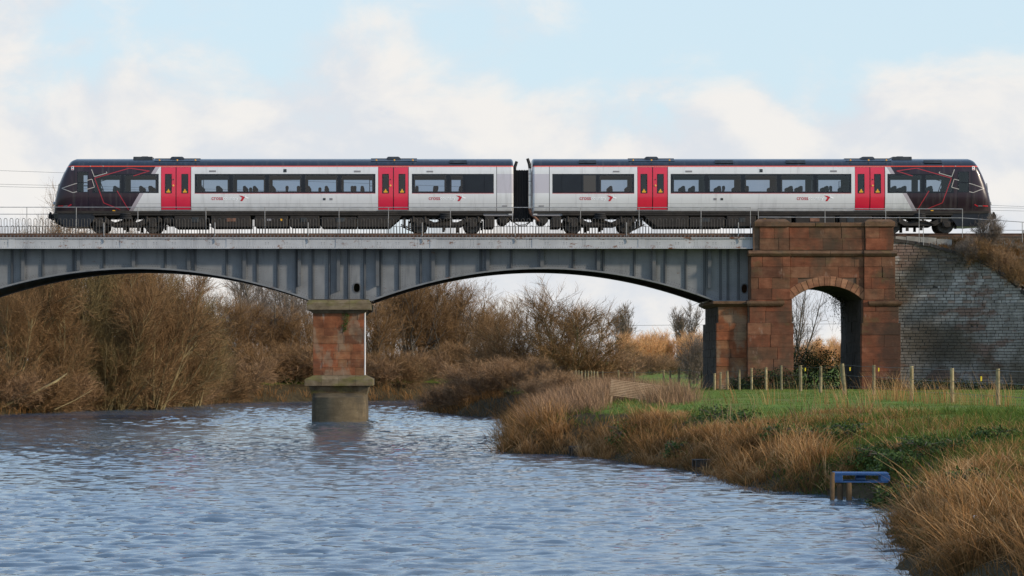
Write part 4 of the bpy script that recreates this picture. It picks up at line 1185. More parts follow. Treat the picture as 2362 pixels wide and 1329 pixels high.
    mb = MB(); nP = len(poly)
    for y_, ins in ((-1.18, 0.35), (-0.9, 0.1), (-0.4, 0.0), (0.4, 0.0), (0.9, 0.1), (1.18, 0.35)):
        for (px_, pz_) in poly:
            t = max(0.0, 1 - (px_ - lx(117)) / 1.2); mb.v.append((px_ + ins * t, y_, pz_))
    for k in range(5):
        for i in range(nP): mb.f.append((k * nP + i, k * nP + (i + 1) % nP, (k + 1) * nP + (i + 1) % nP, (k + 1) * nP + i))
    mb.f += [tuple(range(nP))[::-1], tuple(5 * nP + i for i in range(nP))]
    mb.ob('skirt', 'train_black', car)
    cp = MB().box(lx(111), lx(120), -0.16, 0.16, 0.72, 1.02).box(lx(105), lx(112), -0.22, 0.22, 0.78, 1.0).prism([(lx(106), 1.0), (lx(112), 1.0), (lx(110), 1.14), (lx(107), 1.10)], -0.1, 0.1).prism([(lx(103.5), 0.86), (lx(107), 0.80), (lx(107), 0.98)], -0.15, 0.15).tube([(lx(117), 0.3, 0.8), (lx(110), 0.3, 0.66), (lx(119), 0.28, 0.58)], 0.03, 6)
    cp.ob('coupler', 'underfloor', car, bevel=0.015)
    # ---- doors
    for a, b_ in DOORS:
        for s_ in (-1, 1):
            m0 = MB(); side_patch(m0, [lx(a) - 0.02, lx(b_) + 0.02], [ZD0 - 0.03, 1.33, 1.7, 2.03, 3.0, ZD1 + 0.02], s_, -0.045); build_raw(m0, 'door_seal', 'train_black', car)
            mid = (a + b_) / 2
            for (p, q, wa, wb) in ((a + 0.6, mid - 1.0, a + 10.3, a + 24.6), (mid + 1.0, b_ - 0.6, a + 48.2, a + 62.6)):
                m0 = MB(); z0, z1 = lz(445.5), lz(401.8)
                xl_ = [lx(p), lx(wa), lx(wb), lx(q)]; zl_ = [ZD0 + 0.01, 1.33, 1.49, 1.7, 1.86, z0, 2.5, z1, 3.2, ZD1 - 0.012]
                side_patch(m0, xl_, zl_, s_, -0.02, lambda xm, zm: lx(wa) < xm < lx(wb) and z0 < zm < z1)
                leaf = build_raw(m0, 'door', 'door_red', car, True)
                m1 = MB(); rect_ring(m1, lx(wa) - 0.012, lx(wb) + 0.012, z0 - 0.012, z1 + 0.012, 0.035, 0.035, s_, -0.012); build_raw(m1, 'window_frame', 'train_black', leaf)
                m1 = MB(); side_patch(m1, [lx(wa), lx(wb)], [z0, 2.5, z1], s_, -0.022); build_raw(m1, 'pane', 'window_glass', leaf)
                tx = lx((wa + wb) / 2); tz = lz(444)
                m1 = MB(); line_strip(m1, [(tx - 0.10, tz + 0.03), (tx + 0.10, tz + 0.03)], 0.07, s_, -0.008); line_strip(m1, [(tx - 0.05, tz + 0.095), (tx + 0.05, tz + 0.095)], 0.06, s_, -0.008); line_strip(m1, [(tx - 0.025, tz + 0.15), (tx + 0.025, tz + 0.15)], 0.05, s_, -0.008); build_raw(m1, 'warning_sticker', 'sticker_yellow', leaf)
            m1 = MB(); m1.lathe((lx(a + 28.8), s_ * (hw(2.42) - 0.012), lz(428)), [(-0.02, 0.05), (0.02, 0.045)], 'y', 10).ob('door_button', 'lamp_orange', car)
            m1 = MB(); m1.lathe((lx(a + 28.8), s_ * (hw(2.75) - 0.012), lz(414)), [(-0.02, 0.03), (0.015, 0.03)], 'y', 8).ob('door_button', 'train_black', car)
            m1 = MB(); line_strip(m1, [(lx(a), ZD0 - 0.015), (lx(b_), ZD0 - 0.015)], 0.05, s_, 0.02); build_raw(m1, 'door_sill', 'vent_grey', car)
        for k, c in enumerate((a - 4, (a + b_) / 2 + 2, b_ + 9)):
            for s_ in (-1, 1): MB().cbox((lx(c), s_ * 1.12, lz(369)), (0.08, 0.12, 0.07)).ob('door_lamp', 'lamp_orange', car, bevel=0.015)
        # raised roof panel with vent pod
        MB().frustum((lx((a + b_) / 2 - 19), lx((a + b_) / 2 + 20), -0.62, 0.62, 3.80), (lx((a + b_) / 2 - 13), lx((a + b_) / 2 + 12), -0.5, 0.5, lz(358.6))).ob('roof_vent', 'roof_box', car, bevel=0.03)
        MB().box(lx(a - 17), lx(b_ + 19), -0.98, 0.98, 3.69, 3.712).box(lx(a - 17), lx(b_ + 19), -0.5, 0.5, 3.7, 3.866).ob('roof_panel', 'roof_paint', car, bevel=0.02)
    MB().frustum((lx(304), lx(350), -0.7, 0.7, 3.72), (lx(304.5), lx(349), -0.65, 0.65, lz(359.2))).box(lx(322), lx(338), -0.4, 0.4, lz(359.3), lz(357.6)).ob('roof_vent', 'roof_box', car, bevel=0.02)
    # roof-side louvre panels
    for s_, a, b_ in [(-1, 1037, 1077), (1, 1037, 1077), (1, 721, 763), (1, 554, 599), (1, 239, 280)]:
        MB().add([(lx(a), s_ * 1.16, 3.55), (lx(b_), s_ * 1.16, 3.55), (lx(b_), s_ * 0.98, 3.72), (lx(a), s_ * 0.98, 3.72), (lx(a), s_ * 1.21, 3.58), (lx(b_), s_ * 1.21, 3.58), (lx(b_), s_ * 1.03, 3.735), (lx(a), s_ * 1.03, 3.735)],
                 [(0, 1, 2, 3), (4, 5, 6, 7), (0, 1, 5, 4), (1, 2, 6, 5), (2, 3, 7, 6), (3, 0, 4, 7)]).ob('roof_louvre', 'roof_box', car)
    # ---- windows
    for (a, b_) in PANES:
        for s_ in (-1, 1):
            blank = right and (a, b_) == (1034, 1072)
            m1 = MB(); rect_ring(m1, lx(a) + 0.006, lx(b_) - 0.006, ZW0 + 0.004, ZW1 - 0.004, 0.10, 0.07, s_, 0.003); w_ = build_raw(m1, 'window', 'train_black', car)
            m1 = MB(); side_patch(m1, [lx(a) + 0.09, lx(b_) - 0.09], [ZW0 + 0.06, 2.5, ZW1 - 0.06], s_, 0.0); build_raw(m1, 'pane', 'dark_glass' if blank else 'window_glass', w_)
    for (a, b_) in BLANKS:
        for s_ in (-1, 1):
            m1 = MB(); side_patch(m1, [lx(a) + 0.006, lx(b_) - 0.006], [ZW0 + 0.004, 2.5, ZW1 - 0.004], s_, 0.003); build_raw(m1, 'blank_panel', 'train_black', car)
    for s_ in (-1, 1):
        for (z0, z1) in ((ZC0, lz(421.6)), (lz(421), ZC1)):
            m1 = MB(); rect_ring(m1, lx(CABW[0]) - 0.01, lx(CABW[1]) + 0.01, z0 - 0.004, z1 + 0.004, 0.03, 0.025, s_, 0.004); w_ = build_raw(m1, 'cab_window', 'train_black', car)
            m1 = MB(); side_patch(m1, [lx(CABW[0]), lx(CABW[1])], [z0, z1], s_, 0.0); build_raw(m1, 'pane', 'window_glass', w_)
        m1 = MB(); line_strip(m1, [(lx(204.5), 1.0), (lx(204.5), 3.3)], 0.02, s_, 0.004); build_raw(m1, 'cab_door_seam', 'train_black', car)
        # red line below the window bands
        for a, b_ in ((449, 866), (950, 1139)):
            m1 = MB(); line_strip(m1, [(lx(a), ZW0 - 0.012), (lx(b_), ZW0 - 0.012)], 0.022, s_, 0.004); build_raw(m1, 'waist_line', 'logo_red', car)
        # livery outlines on the dark cab end
        P_ = lambda pts: [(lx(100 + u / 6.644), lz(350 + v / 6.644)) for u, v in pts]
        for pts in ([(1380, 372), (1625, 295), (1320, 252), (785, 405), (925, 785), (1175, 885)], [(1130, 600), (1305, 890)]):
            m1 = MB(); line_strip(m1, P_(pts), 0.042, s_, 0.010); build_raw(m1, 'livery_line', 'line_red', car)
        for pts in ([(715, 212), (780, 382), (975, 328), (910, 212)], [(515, 485), (470, 497)], [(455, 628), (515, 612)], [(670, 440), (745, 420), (783, 545), (670, 575)]):
            m1 = MB(); line_strip(m1, P_(pts), 0.036, s_, 0.008); build_raw(m1, 'livery_line', 'line_white', car)
        # the arrow line that runs on over the nose
        def nose_pt(u, v):
            xx, zz = P_([(u, v)])[0]
            tip = nose_x(zz) + 0.12; q = min(1.0, max(0.0, (xx - X_CAB) / (tip - X_CAB))); a_ = math.asin(q)
            return Vector((xx, s_ * hw(zz) * (1 - 0.34 * (1 - math.cos(a_)) ** 1.3), zz - 0.02 * q))
        def nose_strip(pl, w, nm, mat):
            m1 = MB()
            for (p, q) in zip(pl[:-1], pl[1:]):
                n_ = 10; b0 = len(m1.v)
                du, dv = q[0] - p[0], q[1] - p[1]; L_ = math.hypot(du, dv); nu, nv_ = -dv / L_ * w, du / L_ * w
                for i in range(n_ + 1):
                    u, v = p[0] + du * i / n_, p[1] + dv * i / n_
                    for k in (1, -1):
                        pt = nose_pt(u + nu * k, v + nv_ * k); pt.y += s_ * 0.012; m1.v.append(tuple(pt))
                for i in range(n_): m1.f.append((b0 + 2 * i, b0 + 2 * i + 1, b0 + 2 * i + 3, b0 + 2 * i + 2))
            build_raw(m1, nm, mat, car)
        nose_strip([(470, 497), (278, 555), (455, 628)], 5, 'livery_line', 'line_white')
        nose_strip([(215, 826), (300, 826)], 7, 'nose_lettering', 'logo_red')
        nose_strip([(305, 828), (370, 828)], 5, 'nose_lettering', 'vent_grey')
        nose_strip([(375, 836), (430, 808)], 8, 'nose_lettering', 'logo_red')
        nose_strip([(425, 252), (466, 252)], 29, 'warning_label', 'plastic_white')
        nose_strip([(432, 268), (460, 268)], 7, 'warning_label', 'logo_red')
        nose_strip([(438, 240), (454, 240)], 8, 'warning_label', 'train_black')
        # logos
        for x0 in (488, 989):
            a, b_ = (lx(x0), lx(x0 + 26)); c, d = (lx(x0 + 26.6), lx(x0 + 61.5))
            if s_ > 0:      # keep the reading order on the other side
                tot0, tot1 = lx(x0), lx(x0 + 87)
                mir = lambda u: tot0 + tot1 - u
                a, b_ = mir(lx(x0 + 26)), mir(lx(x0)); c, d = mir(lx(x0 + 61.5)), mir(lx(x0 + 26.6))
            lg = build_raw(flat_on_side(T_CROSS, a, b_, lz(461.5), lz(455), s_), 'logo', 'logo_red', car)
            build_raw(flat_on_side(T_COUNTRY, c, d, lz(464), lz(454), s_), 'logo_text', 'logo_white', lg)
            def poly_on(pts, nm, mat):
                m1 = MB()
                for u, v in pts:
                    xx = lx(u); xx = xx if s_ < 0 else lx(x0) + lx(x0 + 87) - xx
                    zz = lz(v); m1.v.append((xx, s_ * (hw(zz) + 0.009), zz))
                m1.f = [tuple(range(len(pts)))]; build_raw(m1, nm, mat, lg)
            poly_on([(x0 + 63, 451), (x0 + 71, 452), (x0 + 77, 455), (x0 + 71, 464), (x0 + 66, 464), (x0 + 70.5, 456)], 'logo_arrow', 'logo_red')
            poly_on([(x0 + 77, 455), (x0 + 76.5, 450), (x0 + 79, 453.5), (x0 + 87, 457), (x0 + 83, 458.2), (x0 + 77.5, 456.5)], 'logo_arrow', 'logo_white')
        # small vents, data panels
        for a, b_, y0, y1, mt in ((482.5, 498, 393, 397, 'vent_grey'), (816.5, 832, 393.5, 397.5, 'vent_grey'), (984, 999, 394, 397.5, 'vent_grey'), (653.5, 661, 390, 397.5, 'roof_box'), (745, 751, 457, 462, 'roof_box'), (760, 767, 457, 462, 'vent_grey'), (1158, 1170, 474, 476.5, 'vent_grey'), (315, 331, 393, 396, 'train_black')):
            m1 = MB(); line_strip(m1, [(lx(a), (lz(y0) + lz(y1)) / 2), (lx(b_), (lz(y0) + lz(y1)) / 2)], lz(y0) - lz(y1), s_, 0.008); build_raw(m1, 'vent', mt, car)
    # ---- interior
    m1 = MB()
    xl2 = sorted(set([lx(206), X_END - 0.15] + [v for a, b_ in PANES for v in (lx(a) + 0.17, lx(b_) - 0.17)] + [v for a, b_ in DOORS for v in (lx(a + 10), lx(a + 25), lx(a + 48), lx(a + 63))]))
    holes = [(lx(a) + 0.17, lx(b_) - 0.17) for a, b_ in PANES] + [(lx(a + 10), lx(a + 25)) for a, _ in DOORS] + [(lx(a + 48), lx(a + 63)) for a, _ in DOORS]
    zl2 = [1.12, 1.5, 2.12, 2.5, 2.92, 3.2, 3.36]
    for s_ in (-1, 1): side_patch(m1, xl2, zl2, s_, -0.075, lambda xm, zm: 2.12 < zm < 2.92 and any(a < xm < b_ for a, b_ in holes))
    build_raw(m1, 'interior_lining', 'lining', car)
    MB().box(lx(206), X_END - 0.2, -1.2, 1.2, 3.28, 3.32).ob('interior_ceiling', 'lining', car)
    MB().box(lx(130), X_END - 0.05, -1.24, 1.24, 1.005, 1.12).ob('floor', 'underfloor', car)
    for a, b_ in ((213, 366), (449, 866), (950, 1072)):
        for s_ in (-1, 1):
            MB().box(lx(a) + 0.1, lx(b_) - 0.1, min(s_ * 0.82, s_ * 1.22), max(s_ * 0.82, s_ * 1.22), 2.86, 2.91).ob('luggage_rack', 'lining', car)
    for c in (205, 446, 869, 947) if not right else (205, 446, 869, 947, 1032):
        for y0, y1 in ((-1.2, -0.42), (0.42, 1.2)):
            MB().box(lx(c) - 0.02, lx(c) + 0.02, y0, y1, 1.12, 3.2 if c == 205 or c == 1032 else 2.35).ob('partition', 'lining', car)
    if True: MB().box(lx(1074), lx(1140), -1.22, 1.22, 1.12, 3.2).ob('toilet_cubicle', 'lining', car)
    for a, b_ in ((222, 362), (462, 862), (962, 1068)):
        k = 0; c = a
        while c < b_:
            for s_ in (-0.72, 0.72):
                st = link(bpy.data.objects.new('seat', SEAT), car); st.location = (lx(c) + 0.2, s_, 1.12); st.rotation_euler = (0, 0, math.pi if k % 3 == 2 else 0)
            c += 41.5; k += 1
    for a in (455, 852):
        MB().tube([(lx(a), -0.42, 1.12), (lx(a), -0.42, 3.25)], 0.018, 6).tube([(lx(a), -0.42, 2.75), (lx(a) + 0.25, -0.42, 2.75), (lx(a) + 0.25, -0.42, 1.4)], 0.016, 6).tube([(lx(a), -0.42, 2.45), (lx(a) + 0.25, -0.42, 2.45)], 0.014, 6).ob('grab_pole', 'train_black', car)
    # ---- underframe
    MB().box(lx(214), lx(1115), -1.22, 1.22, 0.90, 1.0).box(lx(214), lx(1180), -0.9, 0.9, 0.78, 0.90).ob('underframe', 'underfloor', car)
    eq = [(401, 476, 497, 525, 0), (486, 577, 496, 524, 0), (587, 664, 497, 523, 0), (668, 736, 497, 522.5, 0), (741, 822, 500, 524, 1), (824, 928, 497, 524, 2), (1118, 1140, 499, 525, 0)]
    for a, b_, t, bo, k in eq:
        for y0, y1 in ((-1.2, -0.25), (0.25, 1.2)):
            mb = MB()
            if k == 2: mb.prism([(lx(a), lz(t)), (lx(b_), lz(t)), (lx(b_ - 8), lz(t + 8)), (lx(b_ - 30), lz(bo)), (lx(a), lz(bo))], y0, y1)
            elif k == 1: mb.box(lx(a), lx(b_), y0, y1, lz(bo), lz(t)); pass
            else: mb.box(lx(a), lx(b_), y0, y1, lz(bo), lz(t))
            mb.ob('equipment_box', 'underfloor', car, bevel=0.035)
    for a, b_, t, bo in ((410, 436, 493, 499), (500, 560, 491, 498), (600, 650, 490, 499), (690, 725, 490, 499), (760, 800, 492, 501), (850, 900, 491, 499), (586, 590, 505, 519), (478, 483, 500, 512), (738, 741, 505, 519)):
        MB().box(lx(a), lx(b_), -1.05, 1.05, lz(bo), lz(t)).ob('equipment_bracket', 'underfloor', car, bevel=0.01)
    for c, w_, h_, mt in ((533, 22, 8, 'exhaust_rust'), (620, 10, 5, 'vent_grey'), (648, 5, 5, 'sticker_yellow'), (700, 14, 10, 'roof_box'), (450, 16, 12, 'roof_box'), (785, 20, 9, 'roof_box')):
        for s_ in (-1, 1): MB().cbox((lx(c), s_ * 1.2, lz(507)), (w_ / PPM, 0.04, h_ / PPM)).ob('equipment_cover', mt, car, bevel=0.008)
    for c, r_ in ((388, 0.30), (1161, 0.29)):
        MB().lathe((lx(c), 0, lz(505)), [(-1.1, r_ * 0.7), (-1.05, r_), (1.05, r_), (1.1, r_ * 0.7)], 'y', 18).ob('air_tank', 'underfloor', car)
    for s_ in (-1, 1):
        MB().prism([(lx(1108), 1.0), (lx(1118), 0.87), (lx(1184), 0.87), (lx(1184), 1.0)], min(s_ * 1.11, s_ * 1.165), max(s_ * 1.11, s_ * 1.165)).ob('end_skirt', 'vent_grey', car)
        for c in (820, 1030, 1178, 900, 700):
            m1 = MB(); m1.cbox((lx(c), s_ * 1.195, lz(489 if c != 1178 else 494)), (0.2, 0.03, 0.035)).ob('solebar_plate', 'plastic_white', car)
        MB().cbox((lx(262), s_ * 1.21, lz(486)), (0.14, 0.05, 0.2)).ob('lifting_point', 'sticker_yellow', car)
    add_bogie(car, lx(289.5), True); add_bogie(car, lx(1028), False)
    for s_ in (-1, 1):
        MB().tube([(lx(925), s_ * 1.0, 0.45), (lx(940), s_ * 1.02, 0.28), (lx(958), s_ * 1.02, 0.12)], 0.03, 5).box(lx(930), lx(936), s_ * 1.0 - 0.05, s_ * 1.0 + 0.05, 0.35, 0.8).ob('lifeguard', 'underfloor', car)
    # ---- exhaust at the inner end, one side only
    yx = 1.10; xe = lx(1190.5)
    MB().tube([(xe, yx, lz(480)), (xe, yx, lz(388))], 0.075, 12).ob('exhaust_pipe', 'exhaust_steel', car, smooth=True)
    for q in (400, 417, 449): MB().tube([(xe, yx, lz(q)), (xe, yx, lz(q + 1.5))], 0.086, 12).ob('exhaust_band', 'vent_grey', car)
    MB().tube([(xe, yx, lz(388)), (xe + 0.02, yx, lz(378)), (xe + 0.12, yx, lz(365))], [0.075, 0.085, 0.075], 10).ob('exhaust_stack', 'bellows', car, smooth=True)
    MB().tube([(xe, yx, lz(480)), (xe - 0.03, yx, lz(490)), (lx(1174), yx - 0.05, lz(506)), (lx(1162), yx - 0.1, lz(512))], 0.08, 10).ob('exhaust_elbow', 'exhaust_rust', car, smooth=True)
    return car

m, gg, b = new_mat('roof_paint'); b.inputs['Base Color'].default_value = (0.016, 0.030, 0.050, 1); b.inputs['Roughness'].default_value = 0.25
cxw = X(LX0, 151.3)
car1 = make_carriage('train_carriage', (cxw, YT, RAIL_Z), 0.0, 'leading carriage with dark sloping cab at the left end of the train', False)
# the second carriage is the same vehicle turned round
car2 = make_carriage('train_carriage', (X(2 * 1206.5 - LX0, 151.3), YT, RAIL_Z), math.pi, 'rear carriage whose dark sloping cab stands above the stone abutment', True)
# gangway bellows between the carriages
mb = MB(); ring = []
x0, x1 = lx(1184), lx(1226); nn = 22
for i in range(nn + 1):
    k = 0.0 if i % 2 else 0.045
    ring.append((x0 + (x1 - x0) * i / nn, k))
for xx, k in ring: mb.v += [(xx, -0.80 - k, 0.66), (xx, -0.80 - k, 3.22 + k), (xx, 0.80 + k, 3.22 + k), (xx, 0.80 + k, 0.66)]
for i in range(nn): mb.f += [(4 * i + j, 4 * i + (j + 1) % 4, 4 * i + 4 + (j + 1) % 4, 4 * i + 4 + j) for j in range(4)]
build_raw(mb, 'gangway_bellows', 'bellows', car1)
MB().box(lx(1180), lx(1232), -0.12, 0.12, 0.62, 0.86).tube([(lx(1178), -0.6, 0.7), (lx(1195), -0.6, 0.42), (lx(1212), -0.6, 0.45), (lx(1232), -0.6, 0.7)], 0.022, 5).tube([(lx(1178), -0.9, 0.75), (lx(1198), -0.9, 0.36), (lx(1214), -0.9, 0.38), (lx(1232), -0.9, 0.75)], 0.022, 5).ob('drawbar', 'underfloor', car1)

# seated passengers: one continuous skinned figure, copied
def person_mesh():
    pts = {'pelvis': (0, 0, 0.48, 0.15), 'waist': (-0.03, 0, 0.66, 0.13), 'chest': (-0.04, 0, 0.88, 0.155), 'neck': (-0.02, 0, 1.06, 0.06), 'chin': (0.0, 0, 1.14, 0.085), 'crown': (0.0, 0, 1.26, 0.10), 'top': (-0.01, 0, 1.33, 0.06)}
    ed = [('pelvis', 'waist'), ('waist', 'chest'), ('chest', 'neck'), ('neck', 'chin'), ('chin', 'crown'), ('crown', 'top')]
    for s_, t in ((-1, 'l'), (1, 'r')):
        pts.update({t + 'sh': (-0.03, s_ * 0.19, 0.97, 0.065), t + 'el': (0.05, s_ * 0.25, 0.70, 0.05), t + 'wr': (0.28, s_ * 0.17, 0.62, 0.036), t + 'ha': (0.37, s_ * 0.13, 0.61, 0.035),
                    t + 'hi': (0.05, s_ * 0.11, 0.47, 0.09), t + 'kn': (0.46, s_ * 0.12, 0.49, 0.065), t + 'an': (0.44, s_ * 0.12, 0.09, 0.045), t + 'to': (0.60, s_ * 0.13, 0.045, 0.035)})
        ed += [('chest', t + 'sh'), (t + 'sh', t + 'el'), (t + 'el', t + 'wr'), (t + 'wr', t + 'ha'), ('pelvis', t + 'hi'), (t + 'hi', t + 'kn'), (t + 'kn', t + 'an'), (t + 'an', t + 'to')]
    names = list(pts); me = bpy.data.meshes.new('person')
    me.from_pydata([pts[n][:3] for n in names], [(names.index(a), names.index(b)) for a, b in ed], [])
    ob = bpy.data.objects.new('tmp', me); COL.objects.link(ob)
    ob.modifiers.new('skin', 'SKIN')
    for i, n in enumerate(names):
        me.skin_vertices[0].data[i].radius = (pts[n][3], pts[n][3])
    me.skin_vertices[0].data[0].use_root = True
    sb = ob.modifiers.new('sub', 'SUBSURF'); sb.levels = 1; sb.render_levels = 1
    dg = bpy.context.evaluated_depsgraph_get(); dg.update()
    out = bpy.data.meshes.new_from_object(ob.evaluated_get(dg)); bpy.data.objects.remove(ob)
    out.materials.clear(); out.materials.append(MAT['person_cloth'])
    out.polygons.foreach_set('use_smooth', np.ones(len(out.polygons), bool))
    return out
PERSON = person_mesh()
spots = [(343, -0.72, math.pi, 'seated in the window just left of the leftmost red doors'),
         (268, 0.72, 0, 'seated in the window next to the left driving cab'),
         (500, -0.72, 0, 'seated in the first window right of the leftmost red doors'),
         (573, 0.72, math.pi, 'seated in the second window right of the leftmost red doors'),
         (661, -0.72, 0, 'seated in the middle window of the left carriage'),
         (735, 0.72, 0, 'seated in the fourth window right of the leftmost red doors'),
         (818, -0.72, math.pi, 'seated in the window just left of the second red doors'),
         (1008, -0.72, 0, 'seated in the window just right of the second red doors'),
         (1415, 0.72, math.pi, 'seated in the single clear window left of the third red doors'),
         (1672, -0.72, 0, 'seated in the second window right of the third red doors'),
         (1920, -0.72, math.pi, 'seated in the window just left of the rightmost red doors'),
         (2160, 0.72, 0, 'seated in the window next to the right driving cab')]
for c, y_, rz, what in spots:
    p = link(bpy.data.objects.new('person', PERSON)); p.location = (X(c, 151.3), YT + y_, RAIL_Z + 1.12); p.rotation_euler = (0, 0, rz)
    tag(p, 'dark passenger ' + what, 'person', 'passengers behind the train windows')
# ------------------------------------------------------------------ trees
def unit(v): return v / np.maximum(np.linalg.norm(v, axis=-1, keepdims=True), 1e-9)
def grow(rng, base, dirs, length, nseg, wander, up, bend=None):
    m_ = len(base); P = np.zeros((m_, nseg + 1, 3)); P[:, 0] = base; d = unit(dirs); st = (np.asarray(length) / nseg).reshape(-1, 1)
    for i in range(nseg):
        d = unit(d + rng.normal(0, wander, (m_, 3)) + np.array([0, 0, up]) + (bend if bend is not None else 0))
        P[:, i + 1] = P[:, i] + d * st
    return P
def kids(rng, P, m_, tmin, tmax, amin, amax):
    n, k, _ = P.shape
    pi = np.repeat(np.arange(n), m_); t = rng.uniform(tmin, tmax, len(pi)) * (k - 1)
    i0 = np.minimum(t.astype(int), k - 2); f = (t - i0)[:, None]
    a, b = P[pi, i0], P[pi, i0 + 1]
    base = a + (b - a) * f; tan = unit(b - a)
    perp = rng.normal(0, 1, tan.shape); perp = unit(perp - tan * (perp * tan).sum(1, keepdims=True))
    an = np.radians(rng.uniform(amin, amax, len(pi)))[:, None]
    return base, tan * np.cos(an) + perp * np.sin(an), t / (k - 1), pi
def tubes(P, Rd, k):
    n, s, _ = P.shape
    T = unit(np.gradient(P, axis=1)); ref = np.array([0.31, 0.17, 0.93])
    A = np.cross(T, ref); A = unit(A); B = np.cross(T, A)
    an = 2 * np.pi * np.arange(k) / k
    V = P[:, :, None, :] + Rd[:, :, None, None] * (A[:, :, None, :] * np.cos(an)[None, None, :, None] + B[:, :, None, :] * np.sin(an)[None, None, :, None])
    idx = np.arange(n * s * k).reshape(n, s, k); nx_ = np.roll(idx, -1, 2)
    Q = np.stack([idx[:, :-1], nx_[:, :-1], nx_[:, 1:], idx[:, 1:]], -1).reshape(-1, 4)
    return V.reshape(-1, 3), Q
def ribbons(rng, P, W):
    n, s, _ = P.shape
    T = unit(np.gradient(P, axis=1)); ref = unit(rng.normal(0, 1, (n, 1, 3))); A = unit(np.cross(T, ref))
    w = np.asarray(W)[:, None, None] * np.linspace(1, 0.25, s)[None, :, None]
    V = np.stack([P - A * w / 2, P + A * w / 2], 2)
    idx = np.arange(n * s * 2).reshape(n, s, 2)
    Q = np.stack([idx[:, :-1, 0], idx[:, :-1, 1], idx[:, 1:, 1], idx[:, 1:, 0]], -1).reshape(-1, 4)
    return V.reshape(-1, 3), Q
def merge(parts):
    V, Q, b = [], [], 0
    for v, q in parts: V.append(v); Q.append(q + b); b += len(v)
    return np.concatenate(V), np.concatenate(Q)

def make_tree(seed, H, stems, spread, r0, m1, m2, m3, l1, l2, l3, a1=(20, 50), a2=(20, 55), a3=(15, 50), up=(0.10, 0.08, 0.05), t1=0.15, tw=0.02, base_r=0.3, lean=(0, 0), wander=(0.10, 0.13, 0.16), single=False):
    rng = np.random.default_rng(seed)
    az = rng.uniform(0, 2 * np.pi, stems); tilt = np.radians(rng.uniform(0.2, 1.0, stems) * spread)
    d = np.stack([np.cos(az) * np.sin(tilt) + lean[0], np.sin(az) * np.sin(tilt) + lean[1], np.cos(tilt)], 1)
    base = np.stack([np.cos(az) * base_r * rng.uniform(0, 1, stems), np.sin(az) * base_r * rng.uniform(0, 1, stems), np.full(stems, -0.15)], 1)
    if single: base *= 0.1
    P0 = grow(rng, base, d, H * rng.uniform(0.62, 0.92, stems), 8, wander[0] * 0.6, up[0])
    R0 = r0 * rng.uniform(0.6, 1, stems)[:, None] * np.linspace(1, 0.22, 9)[None]
    b, dd_, t, pi = kids(rng, P0, m1, t1, 0.97, *a1)
    P1 = grow(rng, b, dd_, H * l1 * rng.uniform(0.6, 1.15, len(b)) * (1.05 - 0.5 * t), 5, wander[1], up[1])
    R1 = (r0 * 0.48 * (1.1 - 0.6 * t) * rng.uniform(0.6, 1, len(b)))[:, None] * np.linspace(1, 0.25, 6)[None]
    src2 = np.concatenate([P1])
    b, dd_, t, pi = kids(rng, src2, m2, 0.12, 1.0, *a2)
    P2 = grow(rng, b, dd_, H * l2 * rng.uniform(0.5, 1.2, len(b)), 3, wander[2], up[2])
    R2 = np.full(len(b), max(0.008, r0 * 0.10))[:, None] * np.linspace(1, 0.4, 4)[None]
    b, dd_, t, pi = kids(rng, P2, m3, 0.1, 1.0, *a3)
    P3 = grow(rng, b, dd_, H * l3 * rng.uniform(0.4, 1.2, len(b)), 2, wander[2] * 1.2, up[2])
    b, dd_, t, pi = kids(rng, P0[:, 4:], m3 * 2, 0.2, 1.0, *a3)
    P3b = grow(rng, b, dd_, H * l3 * rng.uniform(0.6, 1.3, len(b)), 2, wander[2], up[2])
    P3 = np.concatenate([P3, P3b])
    V, Q = merge([tubes(P0, R0, 7), tubes(P1, R1, 4)])
    trunk = np_mesh('trunk', V, Q, smooth=True)
    v2, q2 = tubes(P2, R2, 3); v3, q3 = ribbons(rng, P3, rng.uniform(0.6, 1.2, len(P3)) * tw)
    t2 = np.repeat(rng.uniform(0.0, 0.6, len(P2)), 4 * 3); t3 = np.repeat(rng.uniform(0.15, 1.0, len(P3)), 3 * 2)
    V, Q = merge([(v2, q2), (v3, q3)])
    crown = np_mesh('crown', V, Q, tint=np.concatenate([t2, t3]))
    return trunk, crown

